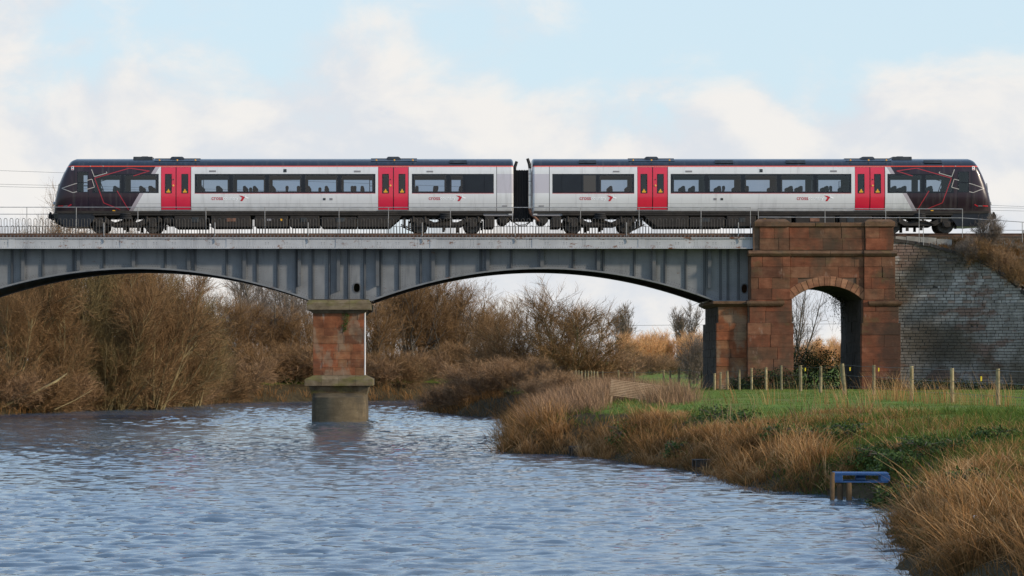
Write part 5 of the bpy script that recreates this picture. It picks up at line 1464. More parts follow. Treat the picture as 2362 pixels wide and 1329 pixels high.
TREES = {
    'willow_a': make_tree(1, 9.0, 7, 42, 0.16, 11, 10, 17, 0.42, 0.20, 0.115, tw=0.016, t1=0.08),
    'willow_b': make_tree(2, 9.0, 8, 52, 0.15, 11, 10, 17, 0.40, 0.19, 0.115, tw=0.016, t1=0.06, lean=(-0.25, 0)),
    'willow_c': make_tree(3, 9.0, 6, 35, 0.17, 12, 10, 17, 0.45, 0.20, 0.11, tw=0.016, t1=0.08, lean=(0.2, 0)),
    'ash_a': make_tree(4, 9.0, 4, 26, 0.15, 12, 8, 9, 0.36, 0.15, 0.075, tw=0.016, t1=0.2, a1=(18, 42), up=(0.12, 0.14, 0.1)),
    'ash_b': make_tree(5, 9.0, 5, 34, 0.14, 11, 8, 9, 0.34, 0.16, 0.08, tw=0.016, t1=0.2, a1=(18, 42), up=(0.12, 0.14, 0.1)),
    'round': make_tree(6, 6.6, 12, 66, 0.10, 12, 9, 16, 0.42, 0.20, 0.11, tw=0.015, t1=0.12, up=(0.14, 0.10, 0.08)),
    'poplar': make_tree(7, 8.0, 5, 9, 0.12, 16, 7, 7, 0.30, 0.14, 0.08, tw=0.05, a1=(10, 25), up=(0.05, 0.25, 0.15), t1=0.15),
    'fan': make_tree(8, 8.0, 9, 24, 0.10, 9, 6, 5, 0.30, 0.14, 0.08, tw=0.055, a1=(10, 30), up=(0.05, 0.22, 0.12), t1=0.3),
    'pollard': make_tree(9, 4.2, 9, 50, 0.09, 11, 9, 10, 0.42, 0.25, 0.16, tw=0.024, a1=(15, 40), up=(0.12, 0.2, 0.15), t1=0.05),
    'shrub_a': make_tree(10, 2.8, 12, 62, 0.035, 8, 7, 9, 0.50, 0.28, 0.17, tw=0.018, t1=0.05, up=(0.08, 0.06, 0.04)),
    'shrub_b': make_tree(11, 2.6, 12, 70, 0.035, 8, 7, 9, 0.52, 0.28, 0.17, tw=0.018, t1=0.03, up=(0.06, 0.04, 0.02)),
    'arch_tree': make_tree(12, 7.0, 5, 22, 0.10, 9, 6, 5, 0.36, 0.16, 0.09, tw=0.016, t1=0.15, lean=(0.22, 0), a1=(15, 40), up=(0.1, 0.1, 0.06)),
    'thicket': make_tree(13, 2.6, 14, 68, 0.028, 8, 7, 10, 0.5, 0.26, 0.17, tw=0.016, t1=0.05, up=(0.12, 0.1, 0.06)),
}
for t, c in TREES.values():
    t.materials.append(MAT['bark_olive']); c.materials.append(MAT['twig_brown'])
def piece(name, me, mat, parent):
    """a mesh shared between trees, with the material set on the object"""
    o = link(bpy.data.objects.new(name, me), parent)
    o.material_slots[0].link = 'OBJECT'; o.material_slots[0].material = MAT[mat]
    return o
TREE_H = {'willow_a': 9, 'willow_b': 9, 'willow_c': 9, 'ash_a': 9, 'ash_b': 9, 'round': 6.6, 'poplar': 8, 'fan': 8, 'pollard': 4.2, 'shrub_a': 2.8, 'shrub_b': 2.6, 'arch_tree': 7, 'thicket': 2.6}
def plant(name, key, px, Y, H, wide, label, cat, group, bark_m='bark_olive', twig_m='twig_brown', rz=None, z=None):
    tr, cr = TREES[key]
    x_ = X(px, Y); o = empty(name, (x_, Y, gh(x_, Y) if z is None else z), random.uniform(0, 6.28) if rz is None else rz)
    s_ = H / TREE_H[key]; o.scale = (s_ * wide, s_ * wide, s_)
    tag(o, label, cat, group)
    piece('trunk', tr, bark_m, o); piece('crown', cr, twig_m, o)
    return o
ORD = ['first', 'second', 'third', 'fourth', 'fifth', 'sixth', 'seventh', 'eighth', 'ninth', 'tenth', 'eleventh', 'twelfth', 'thirteenth', 'fourteenth', 'fifteenth', 'sixteenth', 'seventeenth', 'eighteenth', 'nineteenth', 'twentieth', 'twenty-first', 'twenty-second', 'twenty-third', 'twenty-fourth', 'twenty-fifth', 'twenty-sixth', 'twenty-seventh', 'twenty-eighth']
random.seed(5)
left = [(-70, 182, 6.6), (0, 188, 7.0), (60, 180, 7.2), (110, 190, 8.2), (165, 184, 7.8), (215, 192, 8.4), (262, 186, 8.0), (310, 195, 8.4), (352, 188, 7.8), (395, 200, 7.9), (440, 202, 6.6), (30, 176, 5.2), (135, 180, 5.6), (240, 185, 5.4), (345, 192, 5.4), (425, 206, 5.0), (490, 214, 4.6)]
for i, (px, Y, H) in enumerate(left):
    plant('willow_tree', ['willow_a', 'willow_b', 'willow_c'][i % 3], px, Y, H * 1.32, 0.80, ORD[i] + ' of the dense brown leafless willows massed on the left bank', 'willow tree', 'willows massed on the left bank', 'bark_olive', ['twig_brown', 'twig_olive', 'twig_brown'][i % 3])
mid = [(470, 230, 6.0, 'willow_b'), (520, 238, 7.2, 'ash_b'), (565, 242, 8.4, 'ash_a'), (610, 236, 8.0, 'ash_b'), (650, 246, 8.6, 'ash_a'), (695, 240, 8.2, 'ash_b'), (742, 250, 8.0, 'ash_a'), (545, 232, 5.2, 'willow_a'), (635, 234, 5.0, 'willow_c'), (690, 236, 4.6, 'willow_b')]
for i, (px, Y, H, k) in enumerate(mid):
    plant('bare_tree', k, px, Y, H * 1.12, 1.25, ORD[i] + ' open-crowned bare tree from the left between willows and river pier', 'bare tree', 'open bare trees left of the pier', 'bark_grey', 'twig_grey' if k.startswith('ash') else 'twig_brown')
rgt = [(862, 246, 7.2, 'willow_a'), (905, 254, 8.3, 'ash_b'), (948, 250, 8.8, 'willow_c'), (995, 258, 8.8, 'willow_a'), (1040, 252, 7.2, 'willow_b'), (1085, 262, 7.0, 'ash_b'), (1125, 256, 5.6, 'willow_c'), (1165, 270, 6.4, 'ash_a')]
for i, (px, Y, H, k) in enumerate(rgt):
    plant('willow_tree', k, px, Y, H * 1.08, 1.1, ORD[i] + ' leafless tree to the right of the river pier on the far bank', 'bare tree', 'trees right of the pier', 'bark_olive' if i % 2 else 'bark_grey', 'twig_brown')
plant('round_tree', 'round', 1283, 206, 7.4, 1.42, 'large rounded leafless tree seen under the middle of the right span', 'bare tree', None, 'bark_olive', 'twig_brown', rz=0.6)
plant('round_tree', 'round', 1200, 228, 6.0, 1.3, 'smaller rounded bare tree behind the left side of the large round one', 'bare tree', None, 'bark_olive', 'twig_brown', rz=2.6)
plant('round_tree', 'round', 1368, 222, 3.9, 1.15, 'low rounded bare bush just right of the large round tree', 'bush', None, 'bark_olive', 'twig_brown', rz=4.0)
for i, (px, Y, H, k) in enumerate([(1150, 212, 3.4, 'shrub_a'), (1195, 206, 2.8, 'shrub_b'), (1340, 205, 2.6, 'shrub_b'), (1400, 208, 3.0, 'shrub_a'), (1440, 216, 2.8, 'shrub_b'), (1475, 222, 2.4, 'shrub_a')]):
    plant('field_shrub', k, px, Y, H, 1.25, ORD[i] + ' low brown shrub from the left along the foot of the round tree', 'shrub', 'shrubs under the round tree', 'bark_olive', 'twig_red' if i > 2 else 'twig_brown')
plant('fan_tree', 'fan', 1446, 420, 9.4, 0.95, 'small fan-shaped grey tree far off beside the round tree', 'bare tree', None, 'bark_grey', 'twig_grey')
plant('poplar_tree', 'poplar', 1578, 420, 10.0, 0.85, 'slim upright grey poplar far off near the abutment', 'poplar', None, 'bark_grey', 'twig_grey')
plant('sapling', 'poplar', 1504, 420, 5.6, 0.5, 'thin bare sapling far off between the fan-shaped tree and the poplar', 'sapling', None, 'bark_grey', 'twig_grey')
for i, (px, Y, H) in enumerate([(1432, 315, 4.2), (1470, 305, 4.1), (1508, 318, 4.0), (1545, 308, 4.3), (1585, 315, 4.1), (1622, 310, 4.2), (1665, 318, 4.0), (1832, 312, 4.1), (1868, 318, 4.3), (1905, 308, 4.1), (1942, 316, 4.3), (1980, 310, 4.0)]):
    plant('orange_willow', 'pollard', px, Y, H * (0.90 if px < 1800 else 0.76), 1.1, ORD[i] + ' sunlit orange-twigged willow from the left beyond the field', 'willow tree', 'orange willows beyond the field', 'bark_olive', 'twig_orange')
for i, (px, Y, H) in enumerate([(1455, 262, 2.2), (1500, 255, 1.8), (1545, 268, 1.9), (1590, 258, 1.7)]):
    plant('scrub_bush', 'shrub_a', px, Y, H, 1.2, ORD[i] + ' reddish scrub bush from the left in front of the orange willows', 'bush', 'scrub bushes before the orange willows', 'bark_olive', 'twig_red')
plant('hawthorn_bush', 'shrub_b', 1606, 186, 3.2, 0.6, 'dark thorny bush leaning beside the left edge of the abutment', 'bush', None, 'bark_grey', 'twig_grey', rz=1.0)
plant('arch_tree', 'arch_tree', 1822, 172, 6.6, 0.85, 'slender bare tree leaning right behind the stone archway', 'bare tree', None, 'bark_grey', 'twig_grey', rz=0.0)
# bank shrubs along the left and far banks
sh = [(-40, 172, 2.6), (15, 172, 2.2), (60, 175, 2.8), (105, 177, 2.4), (150, 180, 2.8), (195, 184, 2.3), (240, 188, 2.6), (290, 193, 2.4), (335, 197, 2.7), (380, 202, 2.4), (420, 207, 2.8), (465, 212, 2.5), (510, 219, 3.0), (550, 224, 2.7), (590, 227, 3.0), (630, 230, 2.8), (670, 231, 3.2), (705, 232, 2.8), (745, 233, 2.4), (862, 236, 2.4), (895, 238, 2.8), (930, 239, 2.4), (968, 243, 2.6), (1010, 246, 2.6), (1055, 247, 2.8), (1100, 248, 3.2)]
for i, (px, Y, H) in enumerate(sh):
    plant('bank_shrub', ['shrub_a', 'shrub_b', 'thicket'][i % 3], px, Y, H, 1.3, ORD[i] + ' tangled brown shrub from the left along the far waterline', 'shrub', 'shrubs along the far waterline', 'bark_olive', ['twig_brown', 'twig_red', 'twig_brown'][i % 3])
# scrub on the spit in front of the round tree
sp_ = [(1030, 176, 1.5), (1065, 172, 1.7), (1095, 178, 1.9), (1120, 168, 1.7), (1150, 172, 2.0), (1185, 166, 1.8), (1215, 172, 1.9), (1245, 160, 1.6), (1275, 150, 1.4), (1255, 140, 1.3), (1300, 138, 1.3)]
for i, (px, Y, H) in enumerate(sp_):
    plant('scrub_bush', ['shrub_b', 'thicket'][i % 2], px, Y, H, 1.5, ORD[i] + ' purple-brown scrub bush from the left on the spit beyond the bridge', 'bush', 'scrub bushes on the spit', 'bark_grey', 'twig_red')
# bare shrubs on the embankment
for i, (px, Y, H, zz) in enumerate([(2222, 148.8, 1.35, 7.9), (2262, 148.5, 1.5, 7.7), (2305, 148.2, 1.4, 7.4), (2275, 149.6, 1.5, 8.9), (2348, 147.6, 1.2, 6.9)]):
    plant('embankment_shrub', ['thicket', 'shrub_a', 'shrub_b', 'thicket', 'shrub_a'][i], px, Y, H, 0.82, ORD[i] + ' bare twiggy shrub from the left on the embankment above the wing wall', 'shrub', 'shrubs on the embankment', 'bark_grey', ['twig_grey', 'twig_brown', 'twig_red', 'twig_grey', 'twig_brown'][i], z=zz)
# leaning trunks at the left water's edge
def log(name, label, pts, r):
    Pp = [Vector(p) for p in pts]
    o = MB().tube(Pp, [q * 0.7 for q in r], 8).ob(name, 'bark_olive', smooth=True); tag(o, label, 'fallen branch')
log('leaning_trunk', 'thick bare trunk leaning out of the water at the lower left bank', [(X(-30, 171), 171, 0.0), (X(25, 171), 171.4, Z(928, 171)), (X(75, 171), 172, Z(905, 172)), (X(120, 171), 173, Z(880, 173)), (X(140, 171), 174, Z(862, 174))], [0.16, 0.14, 0.12, 0.10, 0.06])
log('fallen_branch', 'pale split branch lying on the left bank beside the leaning trunk', [(X(130, 176), 175, Z(945, 175)), (X(170, 176), 176, Z(925, 176)), (X(208, 176), 177, Z(900, 177))], [0.05, 0.04, 0.02])

# ------------------------------------------------------------------ reeds, grass, brambles
def blades(rng, base, H, W, lean, droop, nseg=4):
    """curved tapering blades; lean (n,2) horizontal direction * amount"""
    n = len(base); t = np.linspace(0, 1, nseg + 1)[None, :, None]
    P = np.zeros((n, nseg + 1, 3)); P[:, :, :] = base[:, None, :]
    P[:, :, 0:1] += lean[:, None, 0:1] * H[:, None, None] * (t ** 1.6); P[:, :, 1:2] += lean[:, None, 1:2] * H[:, None, None] * (t ** 1.6)
    P[:, :, 2:3] += H[:, None, None] * (t - droop[:, None, None] * t ** 3)
    an = rng.uniform(0, np.pi, n); A = np.stack([np.cos(an), np.sin(an), np.zeros(n)], 1)[:, None, :]
    w = W[:, None, None] * np.array([1, 1, 0.9, 0.65, 0.12][-(nseg + 1):] if nseg <= 4 else 1)[None, :, None]
    V = np.stack([P - A * w / 2, P + A * w / 2], 2); idx = np.arange(n * (nseg + 1) * 2).reshape(n, nseg + 1, 2)
    Q = np.stack([idx[:, :-1, 0], idx[:, :-1, 1], idx[:, 1:, 1], idx[:, 1:, 0]], -1).reshape(-1, 4)
    return V.reshape(-1, 3), Q
rng = np.random.default_rng(77)
def zone(n, xr, yr, ok):
    x_ = rng.uniform(*xr, n); y_ = rng.uniform(*yr, n); d = river_dist(x_, y_); m_ = ok(x_, y_, d); return x_[m_], y_[m_], d[m_]
def clumps(cx, cy, per, spread_, hmin, hmax, wmin, wmax, leanv, droopv, tint0, tint1, nseg=3, wind=(-0.12, -0.05), ztop=None):
    n = len(cx); k = np.repeat(np.arange(n), per)
    ox = rng.normal(0, spread_, len(k)); oy = rng.normal(0, spread_, len(k))
    bx, by = cx[k] + ox, cy[k] + oy
    bz = np.maximum(ground_h(bx, by), -0.05) - 0.03
    ch_ = rng.uniform(hmin, hmax, n)[k] * rng.uniform(0.55, 1.1, len(k))
    if ztop is not None:
        lim = np.where(by < 60, np.minimum(ztop, 1.25) - 0.08 + 0.10 * (bx - 7.5), np.where(bx > X(1540, 1) * by, ztop, ztop + 0.45)) + rng.normal(0, 0.14, n)[k]
        ch_ = np.minimum(ch_, np.maximum(0.18, (lim - bz) * rng.uniform(0.8, 1.05, len(k))))
    lean_ = np.stack([ox, oy], 1) / spread_ * leanv * 0.6 + rng.normal(0, leanv * 0.6, (len(k), 2)) + np.array(wind) + rng.normal(0, 0.16, (n, 2))[k]
    V, Q = blades(rng, np.stack([bx, by, bz], 1), ch_, rng.uniform(wmin, wmax, len(k)), lean_, rng.uniform(0.05, droopv, len(k)), nseg)
    tc_ = rng.uniform(tint0, tint1, n)[k] + rng.normal(0, 0.16, len(k))
    return V, Q, np.clip(np.repeat(tc_, (nseg + 1) * 2) + np.tile(np.repeat(np.linspace(-0.28, 0.24, nseg + 1), 2), len(k)), 0, 1)
def stuff_obj(name, parts, mat, label):
    V, Q = merge([(p[0], p[1]) for p in parts]); t = np.concatenate([p[2] for p in parts])
    o = mesh_ob(name, np_mesh(name, V, Q, tint=t), mat); tag(o, label, None, kind='stuff'); return o
P_ = []
# tussocks on the near right bank
def okbank(lo, hi):
    def f(x_, y_, d):
        near_ = y_ < 56.5
        return (d > np.where(near_, lo + 0.55, lo)) & (d < hi + 0.6 * np.sin(y_ * 0.7)) & (x_ > 2.5) & ((y_ < 55.5) | (y_ > 66.5))
    return f
cx, cy, d = zone(2600, (2, 16), (36, 101), okbank(-0.25, 1.7))
P_.append(clumps(cx, cy, 80, 0.13, 0.35, 1.20, 0.010, 0.020, 0.50, 0.95, 0.05, 0.85, wind=(-0.05, -0.03), ztop=1.48))
# shorter dead growth between them
cx, cy, d = zone(5200, (2, 14), (36, 101), okbank(-0.3, 1.9))
P_.append(clumps(cx, cy, 16, 0.28, 0.25, 0.55, 0.010, 0.018, 0.65, 0.9, 0.0, 0.5, wind=(-0.05, -0.05), ztop=1.1))
# tall foreground reeds, lower right, some snapped over
cx, cy, d = zone(620, (6.5, 13), (30, 55), lambda x_, y_, d: (d > 0.75) & (d < 5) & ((y_ < 48) | (x_ > 0.172 * y_)))
P_.append(clumps(cx, cy, 75, 0.15, 0.5, 1.25, 0.009, 0.017, 0.55, 0.85, -0.1, 0.62, wind=(-0.05, 0), ztop=1.1))
cx, cy, d = zone(300, (6.5, 14), (34, 54), lambda x_, y_, d: (d > 0.7) & (d < 5))
P_.append(clumps(cx, cy, 5, 0.2, 1.0, 1.6, 0.014, 0.022, 0.55, 0.12, 0.55, 1.0, wind=(-0.35, 0), ztop=1.25))
cx, cy, d = zone(900, (9, 17), (56, 84), lambda x_, y_, d: (d > 1.2) & (d < 6.0) & (np.sin(x_ * 1.7 + y_ * 0.9) > -0.3))
P_.append(clumps(cx, cy, 26, 0.22, 0.25, 0.65, 0.008, 0.014, 0.5, 0.7, 0.1, 0.8, ztop=1.75))
cx, cy, d = zone(3000, (5, 13), (38, 68), lambda x_, y_, d: (d > -0.1) & (d < 0.9) & ((y_ < 60) | (y_ > 66.5) | (d > 0.3)))
P_.append(clumps(cx, cy, 18, 0.14, 0.10, 0.35, 0.008, 0.014, 0.6, 0.8, -0.1, 0.4, wind=(-0.1, -0.05)))
# tall pale plumes standing over the mid bank
cx, cy, d = zone(420, (3, 15), (66, 100), lambda x_, y_, d: (d > 0.2) & (d < 1.9))
P_.append(clumps(cx, cy, 5, 0.12, 0.9, 1.3, 0.010, 0.018, 0.22, 0.3, 0.6, 1.0, ztop=1.75))
# further along, past the bridge
cx, cy, d = zone(2500, (-1, 14), (97, 196), lambda x_, y_, d: (d > -0.3) & (d < 1.7) & (x_ > -1))
P_.append(clumps(cx, cy, 26, 0.25, 0.5, 1.05, 0.014, 0.026, 0.4, 0.6, 0.15, 0.55))
cx, cy, d = zone(6000, (-34, 12), (150, 250), lambda x_, y_, d: (d > -0.3) & (d < 1.2) & ((x_ < -3) | (y_ > 224)))
P_.append(clumps(cx, cy, 14, 0.3, 0.5, 1.1, 0.02, 0.03, 0.4, 0.6, 0.15, 0.6))
# scattered pale stalks in the field by the fence
cx, cy = [], []
for px, Y, n in ((2050, 108, 14), (2085, 102, 10), (2215, 96, 9), (2235, 94, 8), (1985, 90, 4), (1935, 92, 4), (2150, 98, 3), (2330, 88, 5), (1880, 95, 2), (1780, 94, 3), (1700, 98, 2)):
    for _ in range(n): cx.append(X(px + random.gauss(0, 16), Y)); cy.append(Y + random.gauss(0, 2.0))
P_.append(clumps(np.array(cx), np.array(cy), 10, 0.16, 0.7, 1.35, 0.008, 0.014, 0.22, 0.25, 0.55, 0.95))
# dead grass over the embankment slope
n = 2600; c_ = rng.uniform(2150, 2470, n); t_ = rng.uniform(0, 1, n)
keep_ = rng.uniform(0, 1, n) < np.clip((c_ - 2150) / 90, 0.1, 1) * np.where(t_ > 0.75, 0.4, 1.0); c_, t_ = c_[keep_], t_[keep_]
wy_ = np.array([wall_y(q) for q in c_]); wt_ = np.array([wall_top(q) for q in c_])
ex_ = X(c_, 149.4); ey_ = wy_ + 0.3 + (151.1 - wy_ - 0.3) * t_; ez_ = wt_ + (9.30 - wt_) * t_ ** 0.9 - 0.05
k_ = np.repeat(np.arange(len(ex_)), 14)
b_ = np.stack([ex_[k_] + rng.normal(0, 0.12, len(k_)), ey_[k_] + rng.normal(0, 0.06, len(k_)), ez_[k_]], 1)
v_, q_ = blades(rng, b_, rng.uniform(0.12, 0.42, len(k_)), rng.uniform(0.008, 0.016, len(k_)), rng.normal(0, 0.5, (len(k_), 2)), rng.uniform(0.2, 0.9, len(k_)), 3)
P_.append((v_, q_, np.repeat(np.clip(rng.uniform(-0.1, 0.4, len(ex_))[k_], 0, 1), 8)))
stuff_obj('dry_reeds', P_, 'reed_straw', 'golden dry reeds and rank grass along the river banks')
# stalky scrub on the inner bank between the reeds and the hurdle
cx, cy, d = zone(3200, (4, 17), (98, 150), lambda x_, y_, d: (d > 0.8) & (d < 7.5 - 0.05 * (y_ - 98)) & (x_ < X(1590, 1) * y_) & ~((x_ > X(1385, 1) * y_) & (x_ < X(1500, 1) * y_) & (y_ < 109.5)))
P1_ = [clumps(cx, cy, 20, 0.25, 0.35, 1.15, 0.009, 0.016, 0.28, 0.25, 0.1, 0.9)]
cx, cy, d = zone(130, (8, 22), (66, 98), lambda x_, y_, d: (d > 2.0) & (d < 4.2) & (x_ < 0.2 * y_))
P1_.append(clumps(cx, cy, 14, 0.25, 0.5, 1.0, 0.007, 0.012, 0.25, 0.3, 0.2, 0.9))
stuff_obj('stalky_scrub', P1_, 'scrub_stalk', 'purple-brown dead stalks covering the bank near the hurdle')
# grass
cx, cy, d = zone(22000, (6, 34), (66, 150), lambda x_, y_, d: (d > 1.6) & (x_ < 0.215 * y_ + 1))
P2_ = [clumps(cx, cy, 4, 0.12, 0.05, 0.15, 0.012, 0.022, 0.4, 0.4, 0.25, 0.7, nseg=2)]
cx, cy, d = zone(3000, (7, 17), (44, 80), lambda x_, y_, d: (d > 0.8) & (d < 9))
P2_.append(clumps(cx, cy, 14, 0.2, 0.2, 0.5, 0.010, 0.018, 0.5, 0.8, 0.0, 0.6, nseg=3))
cx, cy, d = zone(900, (7, 13), (55, 68), lambda x_, y_, d: (d > 0.2) & (d < 3))
P2_.append(clumps(cx, cy, 16, 0.2, 0.15, 0.4, 0.012, 0.022, 0.6, 0.8, -0.3, 0.35, nseg=3))
cx, cy, d = zone(2600, (3, 15), (40, 100), okbank(0.1, 2.6))
P2_.append(clumps(cx, cy, 12, 0.2, 0.2, 0.5, 0.012, 0.022, 0.5, 0.8, -0.2, 0.4, nseg=3))
cx, cy, d = zone(3600, (6, 20), (84, 150), lambda x_, y_, d: (d > 1.2) & (d < 4.5))
P2_.append(clumps(cx, cy, 7, 0.2, 0.12, 0.34, 0.012, 0.02, 0.5, 0.7, 0.2, 1.0, nseg=3))
stuff_obj('field_grass', P2_, 'green_blade', 'short green grass of the riverside field')

def leaf_cloud(rng, n, rx, ry, rz_, size, hollow=0.35):
    u = unit(rng.normal(0, 1, (n, 3))); u[:, 2] = np.abs(u[:, 2]); r = rng.uniform(hollow, 1.0, (n, 1)) ** 0.5
    lump = 1 + 0.25 * np.sin(u[:, :1] * 5 + 1) * np.cos(u[:, 1:2] * 6) + 0.12 * np.sin(u[:, 2:3] * 11)
    C = u * r * lump * np.array([rx, ry, rz_]); nrm = unit(u + rng.normal(0, 0.7, (n, 3)))
    A = unit(np.cross(nrm, rng.normal(0, 1, (n, 3)))); B = np.cross(nrm, A); s_ = rng.uniform(0.6, 1.3, (n, 1)) * size
    V = np.stack([C - A * s_ * 0.5, C + B * s_ * 0.42 + nrm * s_ * 0.12, C + A * s_ * 0.6, C - B * s_ * 0.42 + nrm * s_ * 0.12], 1)
    Q = np.arange(n * 4).reshape(n, 4)
    t = np.repeat(rng.uniform(0, 1, n), 4)
    return V.reshape(-1, 3), Q, t
def bush(name, label, x_, y_, z_, rx, ry, rz_, n, size, mat, group=None, stem_mat='bark_grey'):
    o = empty(name, (x_, y_, z_)); tag(o, label, 'bush', group)
    V, Q, t = leaf_cloud(rng, n, rx, ry, rz_, size)
    mesh_ob('foliage', np_mesh('foliage', V, Q, tint=t), mat, o)
    m1 = MB()
    for _ in range(14):
        a = random.uniform(0, 6.28); rr_ = random.uniform(0.5, 1.0)
        m1.tube([(0, 0, 0), (math.cos(a) * rx * rr_ * 0.5, math.sin(a) * ry * rr_ * 0.5, rz_ * rr_ * 0.75), (math.cos(a) * rx * rr_ * 1.02, math.sin(a) * ry * rr_ * 1.02, rz_ * rr_ * random.uniform(0.5, 1.0))], [0.02, 0.014, 0.006], 4, cap=False)
    m1.ob('stems', stem_mat, o)
    return o
bush('bramble_bush', 'dark evergreen bramble bush filling the foot of the stone archway', X(1872, 152), 151.0, 1.5, 1.6, 1.2, 2.45, 6500, 0.075, 'leaf_dark')
bush('bramble_bush', 'low dark bramble spreading left of the archway behind the fence', X(1790, 148), 147.6, 1.5, 1.7, 0.6, 1.25, 4600, 0.07, 'leaf_dark')
bush('bramble_bush', 'dark bramble at the foot of the left leg of the arch', X(1720, 148), 147.8, 1.5, 1.1, 0.5, 0.8, 2200, 0.07, 'leaf_dark')
bush('bramble_bush', 'dark weeds at the foot of the right leg of the arch', X(2045, 148), 147.9, 1.5, 0.9, 0.4, 0.7, 1500, 0.07, 'leaf_dark')
bush('bramble_bush', 'low dark weeds along the foot of the brick wing wall', X(2190, 147), 147.2, 1.45, 2.3, 0.6, 0.75, 3400, 0.07, 'leaf_dark')
bush('bramble_bush', 'dark weeds at the foot of the wing wall by the right edge', X(2330, 144), 144.0, 1.45, 1.6, 0.6, 0.6, 2000, 0.07, 'leaf_dark')
bush('ivy_clump', 'small green ivy clump at the foot of the river side of the abutment', X(1640, 148), 147.8, 1.45, 0.5, 0.35, 0.3, 350, 0.08, 'leaf_bramble')
bush('dark_shrub', 'dark green shrub low among the brown trees beyond the pier', X(1130, 225), 225, 1.5, 2.0, 1.2, 1.6, 1400, 0.16, 'leaf_dark')
for i, (px, Y, rx, rz_) in enumerate([(2030, 66.5, 0.7, 0.5), (2085, 65, 0.8, 0.55), (2140, 66, 0.8, 0.5), (2215, 65, 0.7, 0.4), (2062, 61, 0.5, 0.45), (2300, 66, 0.7, 0.35)]):
    bush('bank_bramble', ORD[i] + ' green bramble clump from the left on the bank behind the blue pallet', X(px, Y), Y, gh(X(px, Y), Y) - 0.1, rx, 0.6, rz_, 2400, 0.055, 'leaf_bramble', 'bramble clumps behind the pallet')
for i, (px, Y, rx, rz_) in enumerate([(1438, 91, 0.5, 0.75), (1560, 84.5, 0.4, 0.55), (1650, 88, 0.6, 0.5), (1720, 84, 0.5, 0.5), (1800, 76, 0.55, 0.5), (1890, 74, 0.6, 0.45), (1960, 72, 0.6, 0.5), (2140, 52, 0.5, 0.5), (2240, 50, 0.5, 0.45)]):
    bush('nettle_clump', ORD[i] + ' small green nettle clump from the left among the golden reeds', X(px, Y), Y, gh(X(px, Y), Y), rx, 0.4, rz_, 450, 0.07, 'leaf_bramble', 'nettle clumps among the reeds')
# ivy hanging in the arch and creeper by the river pier
o = empty('hanging_ivy', (X(1940, 154), 154.5, Z(668, 154))); tag(o, 'dark ivy hanging from the crown of the stone archway', 'ivy')
n = 1300; C = np.stack([rng.normal(-0.05, 0.30, n), rng.normal(0, 0.3, n), -np.abs(rng.normal(0.0, 0.75, n))], 1); C[:, 0] += -C[:, 2] * 0.12
A = unit(rng.normal(0, 1, (n, 3))); B = unit(np.cross(A, rng.normal(0, 1, (n, 3)))); s_ = 0.028
V = np.stack([C - A * s_, C + B * s_, C + A * s_, C - B * s_], 1).reshape(-1, 3)
mesh_ob('foliage', np_mesh('foliage', V, np.arange(n * 4).reshape(n, 4), tint=np.repeat(rng.uniform(0, 1, n), 4)), 'leaf_dark', o)
m1 = MB()
for _ in range(16):
    a = random.gauss(-0.15, 0.45); l_ = random.uniform(0.8, 2.6)
    m1.tube([(a, random.gauss(0, 0.2), 0.05), (a + random.gauss(0, 0.15), 0, -l_ * 0.5), (a + random.gauss(0, 0.3), 0, -l_)], [0.010, 0.008, 0.004], 4, cap=False)
m1.ob('stems', 'bark_grey', o)
o = empty('hanging_creeper', (X(1640, 150), 150.2, Z(697, 150))); tag(o, 'thin bare creeper dangling from the girder beside the abutment', 'creeper')
m1 = MB()
for tx, l_ in ((-0.55, 0.55), (-0.75, 1.0), (-0.95, 2.1), (-0.62, 1.7), (-1.1, 0.5)):
    m1.tube([(0, 0, 0.1), (tx * 0.6, 0, -0.05), (tx, 0.05, -l_ * 0.5), (tx - 0.1, 0, -l_)], [0.012, 0.010, 0.008, 0.004], 4, cap=False)
m1.ob('stems', 'bark_grey', o)

# ------------------------------------------------------------------ fences
def post_mesh(seed, h_=1.2, r=0.055):
    rr_ = random.Random(seed)
    mb = MB().tube([(0, 0, -0.35), (rr_.uniform(-0.01, 0.01), 0, h_ * 0.5), (rr_.uniform(-0.015, 0.015), 0, h_)], [r * 1.05, r, r * 0.94], 9)
    return mb.mesh('post', smooth=True)
POSTS = [post_mesh(s) for s in range(4)]
for p in POSTS: p.materials.append(MAT['post_wood'])
def fence(name, label, spots_, wires, wr=0.0075):
    b0 = spots_[0]; F_ = empty(name, (X(b0[0], b0[1]), b0[1], gh(X(b0[0], b0[1]), b0[1]))); tag(F_, label, 'fence')
    tops = []
    for (px, Y, h_, lean_, rs) in spots_:
        x_ = X(px, Y); z_ = gh(x_, Y)
        o = link(bpy.data.objects.new('post', random.choice(POSTS)), F_); o.location = (x_ - F_.location.x, Y - F_.location.y, z_ - F_.location.z)
        o.scale = (rs, rs, h_ / 1.2); o.rotation_euler = (random.gauss(0, 0.01), lean_, random.uniform(0, 6)); tops.append((x_, Y, z_, h_, lean_))
    for w_ in wires:
        pts = []
        for i, (x_, Y, z_, h_, le) in enumerate(tops):
            pts.append((x_ + math.sin(le) * h_ * w_ - F_.location.x, Y - 0.06 - F_.location.y, z_ + h_ * w_ - F_.location.z))
            if i < len(tops) - 1:
                q = tops[i + 1]; pts.append(((x_ + q[0]) / 2 - F_.location.x, (Y + q[1]) / 2 - 0.06 - F_.location.y, (z_ + h_ * w_ + q[2] + q[3] * w_) / 2 - 0.02 - F_.location.z))
        MB().tube(pts, wr, 4).ob('wire', 'wire', F_)
    return F_
